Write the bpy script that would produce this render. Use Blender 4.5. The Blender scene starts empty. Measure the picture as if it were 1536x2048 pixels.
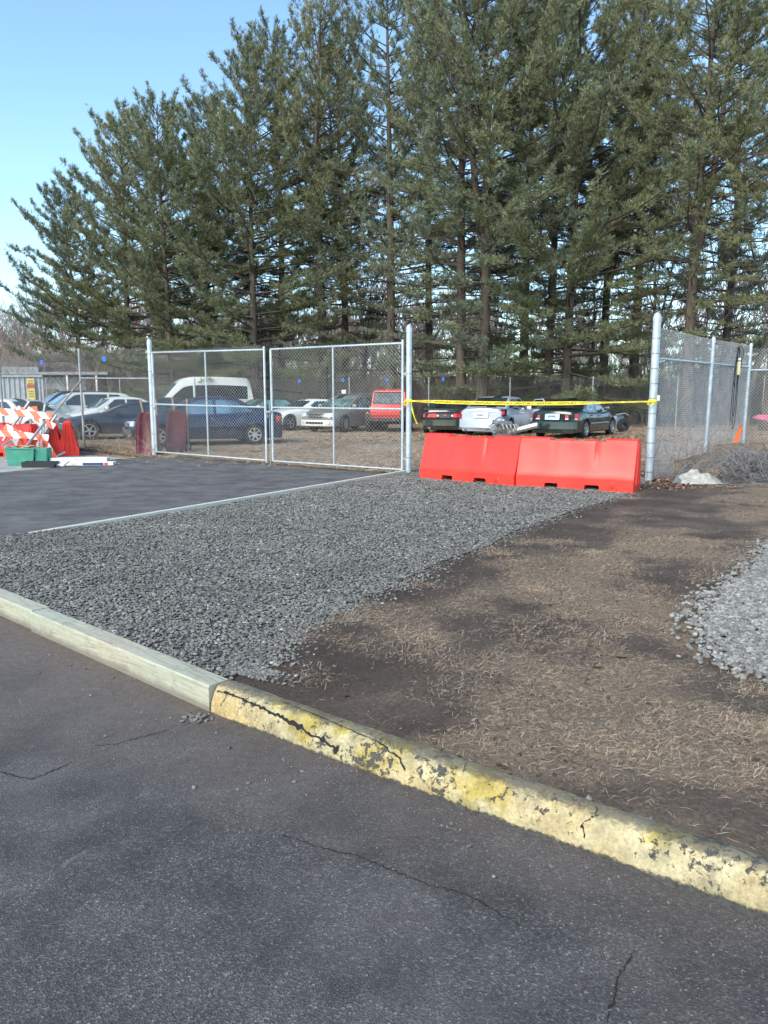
import bpy, bmesh, math, random
import numpy as np
from mathutils import Vector, Matrix, noise as mnoise
R=math.radians
random.seed(7); rng=np.random.default_rng(7)
scene=bpy.context.scene
COL=scene.collection
# ---------------------------------------------------------------- camera model (photo is 1536x2048)
F=1500.0; PITCH=8.6; EYE=1.55
def sstep(t):
    t=min(1.0,max(0.0,t)); return t*t*(3-2*t)
def gz(x,y): return 0.2*sstep((y-15.5)/9.5)
def at(u,v,z=0.0):
    a=math.atan((v-1024)/F)+R(PITCH); y=(EYE-z)/math.tan(a)
    zc=y*math.cos(R(PITCH))+(EYE-z)*math.sin(R(PITCH))
    return Vector(((u-768)/F*zc,y,z))
def px(u,depth):   # x of image column u at horizontal distance depth
    return (u-768)/F*(depth*math.cos(R(PITCH))+1.3*math.sin(R(PITCH)))
# ---------------------------------------------------------------- object helpers
def link(o,parent=None):
    COL.objects.link(o)
    if parent is not None: o.parent=parent
    return o
def tag(o,label=None,cat=None,group=None,kind=None):
    if label: o['label']=label
    if cat: o['category']=cat
    if group: o['group']=group
    if kind: o['kind']=kind
    return o
def empty(name,loc=(0,0,0),rz=0.0,label=None,cat=None,group=None):
    o=bpy.data.objects.new(name,None); o.empty_display_size=.2
    o.location=loc; o.rotation_euler=(0,0,rz); link(o); tag(o,label,cat,group); return o
def mesh_np(name,verts,faces,mats,parent=None,smooth=False,mi=None):
    verts=np.asarray(verts,dtype=np.float32).reshape(-1,3); faces=np.asarray(faces,dtype=np.int32)
    k=faces.shape[1]; me=bpy.data.meshes.new(name)
    me.vertices.add(len(verts)); me.vertices.foreach_set('co',verts.ravel())
    me.loops.add(faces.size); me.loops.foreach_set('vertex_index',faces.ravel())
    me.polygons.add(len(faces)); me.polygons.foreach_set('loop_start',np.arange(0,faces.size,k,dtype=np.int32))
    me.polygons.foreach_set('use_smooth',np.full(len(faces),smooth,dtype=bool))
    if not isinstance(mats,(list,tuple)): mats=[mats]
    for m in mats: me.materials.append(m)
    if mi is not None: me.polygons.foreach_set('material_index',np.asarray(mi,dtype=np.int32))
    me.update(calc_edges=True)
    o=bpy.data.objects.new(name,me); link(o,parent); return o
class MB:
    """collects shapes and links them as ONE mesh object"""
    def __init__(s): s.v=[]; s.f=[]; s.m=[]; s.cur=0
    def add(s,vs,fs):
        n=len(s.v); s.v.extend([tuple(p) for p in vs]); s.f.extend([tuple(i+n for i in f) for f in fs]); s.m.extend([s.cur]*len(fs)); return s
    def box(s,c,d,rz=0,M=None,taper=1.0):
        hx,hy,hz=d[0]/2,d[1]/2,d[2]/2
        vs=[]
        for k in (-1,1):
            t=taper if k==1 else 1
            for i,j in ((-1,-1),(1,-1),(1,1),(-1,1)): vs.append(Vector((i*hx*t,j*hy*t,k*hz)))
        rot=Matrix.Rotation(rz,3,'Z')
        vs=[rot@v for v in vs]
        if M is not None: vs=[M@v for v in vs]
        vs=[v+Vector(c) for v in vs]
        return s.add(vs,[(0,3,2,1),(4,5,6,7),(0,1,5,4),(1,2,6,5),(2,3,7,6),(3,0,4,7)])
    def bar(s,a,b,w,h=None):
        a=Vector(a);b=Vector(b);d=(b-a);L=d.length;d.normalize()
        up=Vector((0,0,1)) if abs(d.z)<.95 else Vector((1,0,0))
        x=d.cross(up).normalized(); y=x.cross(d).normalized(); h=h or w
        vs=[p+x*(i*w/2)+y*(j*h/2) for p in (a,b) for i,j in ((-1,-1),(1,-1),(1,1),(-1,1))]
        return s.add(vs,[(0,1,2,3),(7,6,5,4),(0,4,5,1),(1,5,6,2),(2,6,7,3),(3,7,4,0)])
    def tube(s,pts,r,n=10,caps=True,closed=False):
        pts=[Vector(p) for p in pts]; m=len(pts); rs=r if isinstance(r,(list,tuple)) else [r]*m
        base=[];prev=None
        for i,p in enumerate(pts):
            if closed: d=pts[(i+1)%m]-pts[i-1]
            else: d=(pts[min(i+1,m-1)]-pts[max(i-1,0)])
            d.normalize()
            if prev is None:
                up=Vector((0,0,1)) if abs(d.z)<.9 else Vector((1,0,0)); x=d.cross(up).normalized()
            else: x=(prev-d*prev.dot(d)).normalized()
            prev=x; y=d.cross(x)
            base.append([p+(x*math.cos(2*math.pi*k/n)+y*math.sin(2*math.pi*k/n))*rs[i] for k in range(n)])
        vs=[q for ring in base for q in ring]; fs=[]
        for i in range(m if closed else m-1):
            j=(i+1)%m
            for k in range(n): fs.append((i*n+k,i*n+(k+1)%n,j*n+(k+1)%n,j*n+k))
        if caps and not closed: fs.append(tuple(range(n))[::-1]); fs.append(tuple((m-1)*n+k for k in range(n)))
        return s.add(vs,fs)
    def lathe(s,prof,n=24,M=None,o=(0,0,0)):
        """prof (r,z) revolved round local z"""
        vs=[];fs=[];m=len(prof)
        for r,z in prof:
            for k in range(n):
                a=2*math.pi*k/n; p=Vector((r*math.cos(a),r*math.sin(a),z))
                if M is not None: p=M@p
                vs.append(p+Vector(o))
        for i in range(m-1):
            for k in range(n): fs.append((i*n+k,i*n+(k+1)%n,(i+1)*n+(k+1)%n,(i+1)*n+k))
        return s.add(vs,fs)
    def grid(s,rows,close=False):
        m=len(rows);n=len(rows[0]);fs=[]
        for i in range(m-1):
            for k in range(n if close else n-1):
                k2=(k+1)%n; fs.append((i*n+k,i*n+k2,(i+1)*n+k2,(i+1)*n+k))
        return s.add([p for r in rows for p in r],fs)
    def build(s,name,mat,parent=None,smooth=None,loc=None,bevel=0):
        me=bpy.data.meshes.new(name); me.from_pydata(s.v,[],s.f)
        for m in (mat if isinstance(mat,(list,tuple)) else [mat]): me.materials.append(m)
        if s.m and max(s.m)>0: me.polygons.foreach_set('material_index',s.m)
        bm=bmesh.new(); bm.from_mesh(me)
        bmesh.ops.recalc_face_normals(bm,faces=bm.faces)
        if bevel:
            ed=[e for e in bm.edges if len(e.link_faces)==2 and e.calc_face_angle(0)>.5]
            bmesh.ops.bevel(bm,geom=ed,offset=bevel,segments=2,affect='EDGES',profile=.6,clamp_overlap=True)
        bm.to_mesh(me); bm.free()
        if smooth is not None:
            me.polygons.foreach_set('use_smooth',[True]*len(me.polygons))
            me.set_sharp_from_angle(angle=R(smooth))
        me.update()
        o=bpy.data.objects.new(name,me); link(o,parent)
        if loc is not None: o.location=loc
        return o
def segs_mesh(p0,p1,r0,r1,sides=3):
    """vectorised prisms"""
    p0=np.asarray(p0,float);p1=np.asarray(p1,float);r0=np.asarray(r0,float);r1=np.asarray(r1,float)
    n=len(p0); d=p1-p0; L=np.linalg.norm(d,axis=1,keepdims=True); d=d/np.maximum(L,1e-9)
    up=np.tile([0,0,1.0],(n,1)); up[np.abs(d[:,2])>.9]=[1,0,0]
    x=np.cross(d,up); x/=np.linalg.norm(x,axis=1,keepdims=True); y=np.cross(d,x)
    V=np.zeros((n,2*sides,3))
    for k in range(sides):
        a=2*math.pi*k/sides; off=x*math.cos(a)+y*math.sin(a)
        V[:,k]=p0+off*r0[:,None]; V[:,sides+k]=p1+off*r1[:,None]
    Fs=[]
    for k in range(sides):
        k2=(k+1)%sides; Fs.append([k,k2,sides+k2,sides+k])
    Fs=np.array(Fs); idx=(np.arange(n)*2*sides)[:,None,None]+Fs[None]
    return V.reshape(-1,3),idx.reshape(-1,4)
def copy_tree(o,parent=None):
    c=o.copy(); COL.objects.link(c)
    if parent is not None: c.parent=parent
    for ch in list(o.children): copy_tree(ch,c)
    return c
def poly_sheet(name,pts,step,zf,mat,parent=None,smooth=True):
    bm=bmesh.new(); bm.faces.new([bm.verts.new((p[0],p[1],0)) for p in pts])
    xs=[p[0] for p in pts]; ys=[p[1] for p in pts]
    sx,sy=step if isinstance(step,tuple) else (step,step)
    def cut(co,no):
        bmesh.ops.bisect_plane(bm,geom=bm.verts[:]+bm.edges[:]+bm.faces[:],plane_co=co,plane_no=no,dist=1e-5)
    x=math.floor(min(xs)/sx)*sx+sx
    while x<max(xs): cut((x,0,0),(1,0,0)); x+=sx
    y=math.floor(min(ys)/sy)*sy+sy
    while y<max(ys): cut((0,y,0),(0,1,0)); y+=sy
    for v in bm.verts: v.co.z=zf(v.co.x,v.co.y)
    bmesh.ops.recalc_face_normals(bm,faces=bm.faces)
    if sum(f.normal.z for f in bm.faces)<0: bmesh.ops.reverse_faces(bm,faces=bm.faces)
    me=bpy.data.meshes.new(name); bm.to_mesh(me); bm.free(); me.materials.append(mat)
    me.polygons.foreach_set('use_smooth',[smooth]*len(me.polygons))
    o=bpy.data.objects.new(name,me); link(o,parent); return o
def in_poly(x,y,pts):
    """vectorised point in polygon"""
    x=np.asarray(x);y=np.asarray(y);c=np.zeros(x.shape,bool);n=len(pts);j=n-1
    for i in range(n):
        xi,yi=pts[i][0],pts[i][1];xj,yj=pts[j][0],pts[j][1]
        t=((yi>y)!=(yj>y))&(x<(xj-xi)*(y-yi)/((yj-yi) if yj!=yi else 1e-9)+xi)
        c^=t;j=i
    return c
# ---------------------------------------------------------------- materials
class NT:
    def __init__(s,name):
        s.m=bpy.data.materials.new(name); s.m.use_nodes=True; s.t=s.m.node_tree; s.b=s.t.nodes['Principled BSDF']
        s.tc=s.t.nodes.new('ShaderNodeTexCoord')
    def n(s,typ,**kw):
        o=s.t.nodes.new(typ)
        for k,v in kw.items():
            if k in o.inputs: o.inputs[k].default_value=v
            else: setattr(o,k,v)
        return o
    def l(s,a,b): s.t.links.new(a,b)
    def noise(s,scale,detail=4,rough=.55,vec=None,dist=0.0):
        n=s.n('ShaderNodeTexNoise'); n.inputs['Scale'].default_value=scale; n.inputs['Detail'].default_value=detail
        n.inputs['Roughness'].default_value=rough; n.inputs['Distortion'].default_value=dist
        s.l(vec if vec is not None else s.tc.outputs['Object'],n.inputs['Vector']); return n.outputs['Fac']
    def vor(s,scale,feature='F1',out='Distance',vec=None):
        n=s.n('ShaderNodeTexVoronoi'); n.feature=feature; n.inputs['Scale'].default_value=scale
        s.l(vec if vec is not None else s.tc.outputs['Object'],n.inputs['Vector']); return n.outputs[out]
    def ramp(s,fac,stops,interp='LINEAR'):
        n=s.n('ShaderNodeValToRGB'); cr=n.color_ramp; cr.interpolation=interp
        while len(cr.elements)<len(stops): cr.elements.new(.5)
        for e,(p,c) in zip(cr.elements,stops):
            e.position=p; e.color=(c,c,c,1) if isinstance(c,(int,float)) else (*c,1)
        s.l(fac,n.inputs['Fac']); return n.outputs['Color']
    def mix(s,fac,a,b,mode='MIX'):
        n=s.n('ShaderNodeMix'); n.data_type='RGBA'; n.blend_type=mode
        for sock,val in ((n.inputs[0],fac),(n.inputs[6],a),(n.inputs[7],b)):
            if isinstance(val,(int,float)): sock.default_value=val
            elif isinstance(val,tuple): sock.default_value=(*val,1)
            else: s.l(val,sock)
        return n.outputs[2]
    def math(s,op,a,b=0.0,c=None):
        n=s.n('ShaderNodeMath'); n.operation=op
        for i,val in enumerate((a,b) if c is None else (a,b,c)):
            if isinstance(val,(int,float)): n.inputs[i].default_value=val
            else: s.l(val,n.inputs[i])
        return n.outputs[0]
    def mapping(s,scale=(1,1,1),rot=(0,0,0),loc=(0,0,0),src='Object'):
        n=s.n('ShaderNodeMapping'); n.inputs['Scale'].default_value=scale; n.inputs['Rotation'].default_value=rot; n.inputs['Location'].default_value=loc
        s.l(s.tc.outputs[src],n.inputs['Vector']); return n.outputs['Vector']
    def sep(s):
        n=s.n('ShaderNodeSeparateXYZ'); s.l(s.tc.outputs['Object'],n.inputs[0]); return n.outputs
    def color(s,c):
        i=s.b.inputs['Base Color']
        if isinstance(c,tuple): i.default_value=(*c,1)
        else: s.l(c,i)
    def rough(s,r):
        i=s.b.inputs['Roughness']
        if isinstance(r,(int,float)): i.default_value=r
        else: s.l(r,i)
    def bump(s,h,strength=.5,dist=.01,prev=None):
        n=s.n('ShaderNodeBump'); n.inputs['Strength'].default_value=strength; n.inputs['Distance'].default_value=dist
        s.l(h,n.inputs['Height'])
        if prev is not None: s.l(prev,n.inputs['Normal'])
        s.l(n.outputs['Normal'],s.b.inputs['Normal']); return n.outputs['Normal']
def simple(name,c,rough=.6,metal=0.0,var=.15,scale=6.0,bump=0.0,bscale=60,coat=0.0,spec=None,dirt=None):
    m=NT(name); f=m.noise(scale,5)
    a=tuple(max(0,x*(1-var)) for x in c); b=tuple(min(1,x*(1+var)) for x in c)
    col=m.ramp(f,[(.3,a),(.7,b)])
    if dirt:
        g=m.ramp(m.noise(scale*2.3,6,.65),[(.5,0.0),(.75,dirt[3])]); col=m.mix(g,col,dirt[:3])
    m.color(col)
    m.rough(rough); m.b.inputs['Metallic'].default_value=metal
    if coat: m.b.inputs['Coat Weight'].default_value=coat; m.b.inputs['Coat Roughness'].default_value=.06
    if spec is not None: m.b.inputs['Specular IOR Level'].default_value=spec
    if bump: m.bump(m.noise(bscale,4),bump,.01)
    return m.m
M={}
def mk_materials():
    # --- asphalt, worn, with pale aggregate and dusty patches
    def asphalt(name,base,dirtiness,blue,streak=False):
        m=NT(name)
        v1=m.vor(170,out='Color'); s=m.n('ShaderNodeSeparateColor'); m.l(v1,s.inputs[0])
        lo=tuple(c*.5 for c in base); hi=tuple(min(1,c*1.9) for c in base)
        agg=m.ramp(s.outputs[0],[(0.0,lo),(.6,base),(.86,hi),(.965,(.13,.125,.12)),(1.0,(.26,.25,.235))])
        wear=m.ramp(m.noise(.9,6,.6),[(.35,.0),(.7,.55)])
        col=m.mix(wear,agg,tuple(min(1,c*1.9) for c in blue))
        big=m.ramp(m.noise(2.6,8,.62),[(.42,1.12),(.62,.66)])
        col=m.mix(1.0,col,big,'MULTIPLY')
        if streak: col=m.mix(m.ramp(m.noise(2.2,9,.7,vec=m.mapping(scale=(.35,2.6,1),rot=(0,0,.1))),[(.52,0.0),(.70,.6)]),col,(.19,.18,.17)); col=m.mix(m.ramp(m.noise(1.1,7,.65,vec=m.mapping(scale=(.5,2.0,1),loc=(4,4,0))),[(.52,0.0),(.66,.5)]),col,(.05,.046,.044))
        # pale scuffs
        sc=m.ramp(m.noise(5.5,9,.72,dist=.6),[(.62,.0),(.74,.65)])
        col=m.mix(m.math('MULTIPLY',sc,.6),col,(.33,.36,.37))
        # brown earth dust near the timbers and kerb
        X=m.sep()
        dist=m.math('ADD',m.math('MULTIPLY',X[0],.35),m.math('MULTIPLY',X[1],.78))
        g=m.ramp(m.math('ADD',m.math('MULTIPLY',dist,.21),m.math('MULTIPLY',m.noise(1.9,8,.68),.36)),[(.52,.0),(.76,.85)])
        dd=m.math('MULTIPLY',g,dirtiness)
        fine=m.ramp(m.noise(24,5),[(.3,(.105,.080,.064)),(.7,(.170,.132,.105))])
        col=m.mix(dd,col,fine)
        m.color(col)
        m.rough(m.ramp(m.noise(3,5),[(.3,.72),(.7,.92)]))
        h=m.vor(170); b1=m.bump(h,.55,.006)
        m.bump(m.noise(38,6,.7),.45,.008,b1)
        return m.m
    M['asphalt']=asphalt('asphalt',(.060,.054,.050),.95,(.064,.059,.057))
    M['asphalt_far']=asphalt('asphalt_upper',(.096,.088,.083),0.0,(.090,.083,.081),True)
    # --- soil
    m=NT('soil')
    a=m.ramp(m.noise(1.4,8,.62),[(.3,(.095,.062,.045)),(.5,(.170,.125,.093)),(.72,(.265,.200,.142))])
    b=m.ramp(m.noise(60,6,.7),[(.3,.42),(.7,1.45)])
    c=m.mix(1.0,a,b,'MULTIPLY')
    at_=m.n('ShaderNodeAttribute'); at_.attribute_name='straw'; dp=m.n('ShaderNodeAttribute'); dp.attribute_name='damp'
    fib=m.ramp(m.noise(95,4,.7,vec=m.mapping(scale=(1,.45,1),rot=(0,0,.5)),dist=1.5),[(.40,.0),(.60,1.0)])
    sf=m.math('MULTIPLY',m.ramp(m.math('ADD',at_.outputs['Fac'],m.math('MULTIPLY',m.math('SUBTRACT',m.noise(11,6,.7),.5),1.1)),[(.40,0.0),(.78,1.0)]),m.math('ADD',m.math('MULTIPLY',fib,.75),.2))
    c=m.mix(sf,c,m.ramp(m.noise(40,4),[(.3,(.31,.225,.145)),(.7,(.52,.40,.265))]))
    c=m.mix(m.math('MULTIPLY',dp.outputs['Fac'],.75),c,m.ramp(m.noise(7,6,.7),[(.35,(.045,.028,.021)),(.65,(.095,.062,.047))]))
    m.color(c); m.rough(.95); bb=m.bump(m.noise(13,12,.82),1.0,.11); m.bump(m.noise(90,5,.8),.9,.014,bb); M['soil']=m.m
    # --- lot ground: trampled straw, earth, leaves
    m=NT('lot_ground')
    a=m.ramp(m.noise(.35,7,.6),[(.32,(.17,.115,.072)),(.5,(.27,.205,.135)),(.7,(.36,.285,.195))])
    b=m.ramp(m.noise(9,8,.75),[(.3,.5),(.7,1.25)])
    c=m.mix(1.0,a,b,'MULTIPLY')
    lf=m.ramp(m.vor(13,out='Distance'),[(.0,.8),(.22,0.0)])
    c=m.mix(m.math('MULTIPLY',lf,m.ramp(m.noise(.5,5),[(.45,0.0),(.6,.8)])),c,(.22,.10,.045))
    m.color(c); m.rough(.95); m.bump(m.noise(20,8,.7),.8,.04); M['lot']=m.m
    # --- gravel bed and stones
    m=NT('gravel_bed'); m.color(m.ramp(m.noise(70,5,.7),[(.3,(.03,.03,.028)),(.7,(.12,.12,.115))])); m.rough(.95); m.bump(m.vor(60),.9,.02); M['gravel_bed']=m.m
    def stones(name,c0,c1,c2,pale):
        m=NT(name); gm=m.n('ShaderNodeNewGeometry')
        col=m.ramp(gm.outputs['Random Per Island'],[(0,c0),(.5,c1),(.9,c2),(pale,c2),(1.0,(.40,.40,.38))])
        v=m.ramp(m.noise(1.3,6,.6),[(.3,.8),(.7,1.2)])
        col=m.mix(1.0,col,v,'MULTIPLY')
        col=m.mix(1.0,col,m.ramp(m.noise(90,4),[(.3,.8),(.7,1.15)]),'MULTIPLY')
        m.color(col); m.rough(.85); m.bump(m.noise(120,4),.3,.004); return m.m
    M['stones']=stones('gravel_stones',(.108,.103,.088),(.165,.158,.138),(.24,.232,.205),.955)
    M['stones_pale']=stones('pale_gravel_stones',(.125,.120,.107),(.205,.198,.178),(.33,.32,.29),.97)
    m=NT('straw'); gm=m.n('ShaderNodeNewGeometry')
    m.color(m.ramp(gm.outputs['Random Per Island'],[(0,(.20,.135,.09)),(.4,(.38,.27,.175)),(.8,(.54,.41,.275)),(1,(.66,.54,.38))])); m.rough(.8)
    M['straw']=m.m
    m=NT('dry_leaf'); gm=m.n('ShaderNodeNewGeometry')
    m.color(m.ramp(gm.outputs['Random Per Island'],[(0,(.10,.045,.02)),(.4,(.20,.095,.045)),(.75,(.32,.17,.085)),(1,(.48,.36,.24))])); m.rough(.75)
    M['leaf']=m.m
    # --- kerb paint : yellow, chipped and stained; asphalt under the chips
    m=NT('kerb_paint')
    y=m.ramp(m.noise(2.1,6,.65),[(.30,(.48,.36,.16)),(.54,(.54,.46,.27)),(.63,(.44,.34,.07)),(.69,(.48,.39,.15)),(.76,(.58,.51,.35))])
    st=m.ramp(m.noise(9,8,.7),[(.32,.5),(.6,1.08)]); y=m.mix(1.0,y,st,'MULTIPLY')
    br=m.ramp(m.noise(1.3,5,.6,vec=m.mapping(loc=(5,2,1))),[(.5,.0),(.66,.55)]); y=m.mix(br,y,(.52,.33,.10))
    chip=m.ramp(m.math('ADD',m.math('MULTIPLY',m.noise(30,8,.75,dist=.4),.6),m.math('MULTIPLY',m.noise(3.3,4,.6,vec=m.mapping(loc=(2,7,1))),.4)),[(.560,.0),(.578,1.0)],'LINEAR'); y=m.mix(1.0,y,m.ramp(m.noise(75,5,.8),[(.3,.62),(.6,1.12)]),'MULTIPLY'); y=m.mix(m.ramp(m.noise(5.5,9,.75,vec=m.mapping(loc=(1,3,9))),[(.52,0.0),(.68,.65)]),y,(.24,.215,.15))
    X=m.sep()
    low=m.ramp(m.math('ADD',m.math('SUBTRACT',X[2],m.math('MULTIPLY',X[0],.013)),m.math('MULTIPLY',m.noise(19,7,.75),.075)),[(.044,1.0),(.052,0.0)])  # dark undercut gap along the foot painted as colour, growing to the right
    topd=m.ramp(m.math('ADD',X[2],m.math('MULTIPLY',m.noise(22,8,.75),.05)),[(.148,.0),(.158,.7)])
    ck=m.ramp(m.math('ABSOLUTE',m.math('SUBTRACT',m.noise(2.6,5,.55,vec=m.mapping(rot=(0,0,.65),scale=(1,3.5,3.5))),.5)),[(.0,1.0),(.006,0.0)])
    ck=m.math('MULTIPLY',ck,m.ramp(m.noise(1.7,3),[(.52,0.0),(.56,1.0)]))
    msk=m.math('MAXIMUM',m.math('MAXIMUM',chip,low),topd)
    dark=m.ramp(m.noise(60,5),[(.3,(.03,.03,.03)),(.7,(.09,.085,.08))])
    col=m.mix(msk,y,dark); m.color(col); m.rough(.8)
    h=m.math('SUBTRACT',m.noise(45,7,.7),m.math('MULTIPLY',msk,.9)); m.bump(h,.8,.008); M['kerb']=m.m
    # --- pale green treated timber
    m=NT('treated_timber')
    g=m.noise(1,9,.65,vec=m.mapping(scale=(2.2,26,26)),dist=2.2)
    c=m.ramp(g,[(.30,(.20,.175,.13)),(.42,(.37,.345,.275)),(.60,(.46,.435,.36)),(.75,(.53,.51,.43))])
    n2=m.ramp(m.noise(1.5,4),[(.35,(.88,.98,.92)),(.65,(1.0,.98,.9))]); c=m.mix(1.0,c,n2,'MULTIPLY')
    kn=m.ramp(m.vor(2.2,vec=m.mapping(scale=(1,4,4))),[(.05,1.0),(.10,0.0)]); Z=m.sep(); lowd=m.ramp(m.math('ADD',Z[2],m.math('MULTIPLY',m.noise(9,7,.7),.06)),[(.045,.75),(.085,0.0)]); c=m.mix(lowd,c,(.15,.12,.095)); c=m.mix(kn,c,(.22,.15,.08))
    dirt=m.ramp(m.noise(11,9,.75),[(.53,0.0),(.70,.75)]); c=m.mix(dirt,c,(.20,.175,.14))
    m.color(c); m.rough(.8); m.bump(g,.4,.006); M['timber']=m.m
    m=NT('board_wood'); m.color(m.ramp(m.noise(3,8,.7,vec=m.mapping(scale=(3,30,30))),[(.3,(.50,.47,.38)),(.7,(.74,.71,.60))])); m.rough(.8); M['board']=m.m
    # --- galvanised steel
    m=NT('galvanised'); c=m.ramp(m.noise(7,6,.6),[(.3,(.42,.48,.52)),(.7,(.62,.68,.72))]); 
    m.color(c); m.rough(.45); m.b.inputs['Metallic'].default_value=.45; m.bump(m.noise(50,3),.1,.003); M['galv']=m.m
    m=NT('galvanised_wire'); m.color(m.ramp(m.noise(5,4),[(.3,(.40,.405,.405)),(.7,(.60,.60,.59))])); m.rough(.5); m.b.inputs['Metallic'].default_value=.3; M['wire']=m.m
    M['wire_old']=simple('weathered_wire',(.30,.31,.31),.6,.3)
    M['galv_old']=simple('weathered_steel',(.34,.36,.37),.6,.4,var=.25,dirt=(.12,.09,.07,.5))
    # --- bark and needles
    def bark(name,a,b,sc=1):
        m=NT(name); v=m.noise(5*sc,8,.7,vec=m.mapping(scale=(1,1,.22)))
        m.color(m.ramp(v,[(.3,a),(.7,b)])); m.rough(.95); m.bump(v,.9,.05); return m.m
    M['bark']=bark('pine_bark',(.045,.036,.03),(.15,.12,.095)); M['bark_grey']=bark('grey_bark',(.10,.088,.08),(.26,.235,.21))
    M['brush']=simple('brush_stems',(.25,.20,.175),.9,0,.4,.8)
    M['wood_far']=simple('far_bare_branches',(.24,.19,.175),.9,0,.3,.2)
    def needles(name,a,b,c):
        m=NT(name); gm=m.n('ShaderNodeNewGeometry')
        f=m.math('ADD',m.math('MULTIPLY',m.noise(.75,4,.6),.72),m.math('MULTIPLY',gm.outputs['Random Per Island'],.28))
        col=m.ramp(f,[(.3,a),(.5,b),(.70,c)])
        m.color(col); m.rough(.55); m.b.inputs['Specular IOR Level'].default_value=.45
        # thin needles pass some light
        m.b.inputs['Subsurface Weight'].default_value=0.0
        return m.m
    M['needle1']=needles('pine_needles',(.105,.128,.062),(.165,.190,.096),(.235,.235,.130))
    M['needle2']=needles('pine_needles_blue',(.098,.128,.080),(.152,.185,.116),(.215,.232,.155))
    M['needle3']=needles('pine_needles_olive',(.125,.142,.062),(.195,.205,.092),(.265,.255,.130))
    # --- plastics
    m=NT('barrier_plastic'); m.color(m.mix(m.ramp(m.noise(9,8,.7),[(.58,0.0),(.72,.4)]),m.ramp(m.noise(1.6,5),[(.3,(.74,.030,.018)),(.7,(.90,.046,.028))]),(.55,.08,.05)))
    m.rough(.42); m.b.inputs['Subsurface Weight'].default_value=0; m.bump(m.noise(14,4),.06,.01); M['barrier']=m.m
    M['orange']=simple('orange_plastic',(.85,.16,.03),.5); M['white']=simple('white_plastic',(.78,.78,.76),.5,dirt=(.3,.28,.25,.5))
    M['black']=simple('black_plastic',(.02,.02,.022),.5); M['teal']=simple('teal_plastic',(.06,.30,.21),.5,dirt=(.2,.25,.2,.3))
    M['maroon']=simple('maroon_paint',(.13,.022,.036),.5,var=.25,dirt=(.33,.17,.2,.5)); M['handle']=simple('handle_wood',(.42,.27,.16),.7,var=.3)
    M['blue']=simple('blue_plastic',(.02,.15,.65),.4); M['tape']=simple('yellow_tape',(.85,.68,.02),.35)
    M['dark']=simple('dark_void',(.012,.012,.012),.9); M['rubber']=simple('tyre_rubber',(.022,.022,.023),.85,var=.3,scale=14)
    M['rim']=simple('alloy_rim',(.50,.50,.51),.35,.7); M['chrome']=simple('chrome_trim',(.72,.73,.75),.15,1.0)
    M['trim']=simple('black_trim',(.02,.02,.02),.5); M['plate']=simple('number_plate',(.52,.66,.78),.5,var=.05); M['ink']=simple('plate_lettering',(.03,.06,.18),.6)
    M['plate_w']=simple('white_number_plate',(.80,.80,.78),.5,var=.05)
    M['redlens']=simple('red_lens',(.55,.012,.012),.15,coat=.6); M['amber']=simple('amber_lens',(.7,.25,.03),.2,coat=.5)
    M['lens']=simple('clear_lens',(.62,.65,.66),.12,.3,coat=.8); M['wreck']=simple('engine_metal',(.28,.26,.23),.45,.6,var=.6,scale=20)
    M['concrete']=simple('concrete',(.33,.32,.30),.9,var=.3,scale=2.5,bump=.4,dirt=(.16,.15,.14,.7))
    M['corr']=simple('corrugated_steel',(.36,.38,.40),.5,.4,var=.15,dirt=(.2,.15,.12,.3)); M['sign_y']=simple('yellow_sign',(.62,.48,.10),.6,var=.2,scale=12)
    M['sign_ink']=simple('sign_marks',(.12,.08,.05),.7); M['sign_r']=simple('sign_red_band',(.35,.08,.05),.7)
    M['wallpaint']=simple('pale_siding',(.50,.52,.54),.8); M['roofing']=simple('grey_roof',(.28,.29,.31),.8)
    M['tarp']=simple('white_tarp',(.36,.355,.32),.85,var=.35,scale=12,bump=.6,bscale=30,dirt=(.3,.28,.22,.7))
    M['log']=bark('log_bark',(.07,.055,.035),(.20,.155,.10)); M['logend']=simple('log_end',(.40,.31,.19),.85,var=.3,scale=18)
    M['cord']=simple('black_cord',(.012,.012,.013),.5); M['lamp_head']=simple('work_light_body',(.70,.62,.36),.5)
    M['pink']=simple('pink_flag',(.70,.18,.26),.7); M['redtxt']=simple('red_print',(.60,.03,.05),.6); M['navy_print']=simple('navy_print',(.02,.05,.16),.6)
    M['cable']=simple('wire_cable',(.22,.21,.205),.5)
    m=NT('tar_crack'); m.color((.014,.014,.015)); m.rough(.95); M['crack']=m.m
    m=NT('car_glass'); m.color(m.ramp(m.noise(1.6,3),[(.4,(.012,.016,.018)),(.7,(.03,.045,.05))])); m.rough(.04); m.b.inputs['Specular IOR Level'].default_value=1.0
    m.b.inputs['Coat Weight'].default_value=.7; m.b.inputs['Coat Roughness'].default_value=.02; M['glass']=m.m
    m=NT('barricade_stripes'); X=m.sep()
    w=m.math('FRACT',m.math('MULTIPLY',m.math('ADD',X[0],X[2]),2.6))
    st=m.ramp(w,[(0,(.80,.13,.05)),(.5,(.82,.80,.78))],'CONSTANT')
    m.color(m.mix(m.ramp(m.noise(9,7,.7),[(.55,0.0),(.8,.5)]),st,(.45,.42,.4))); m.rough(.5); M['stripes']=m.m
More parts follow.
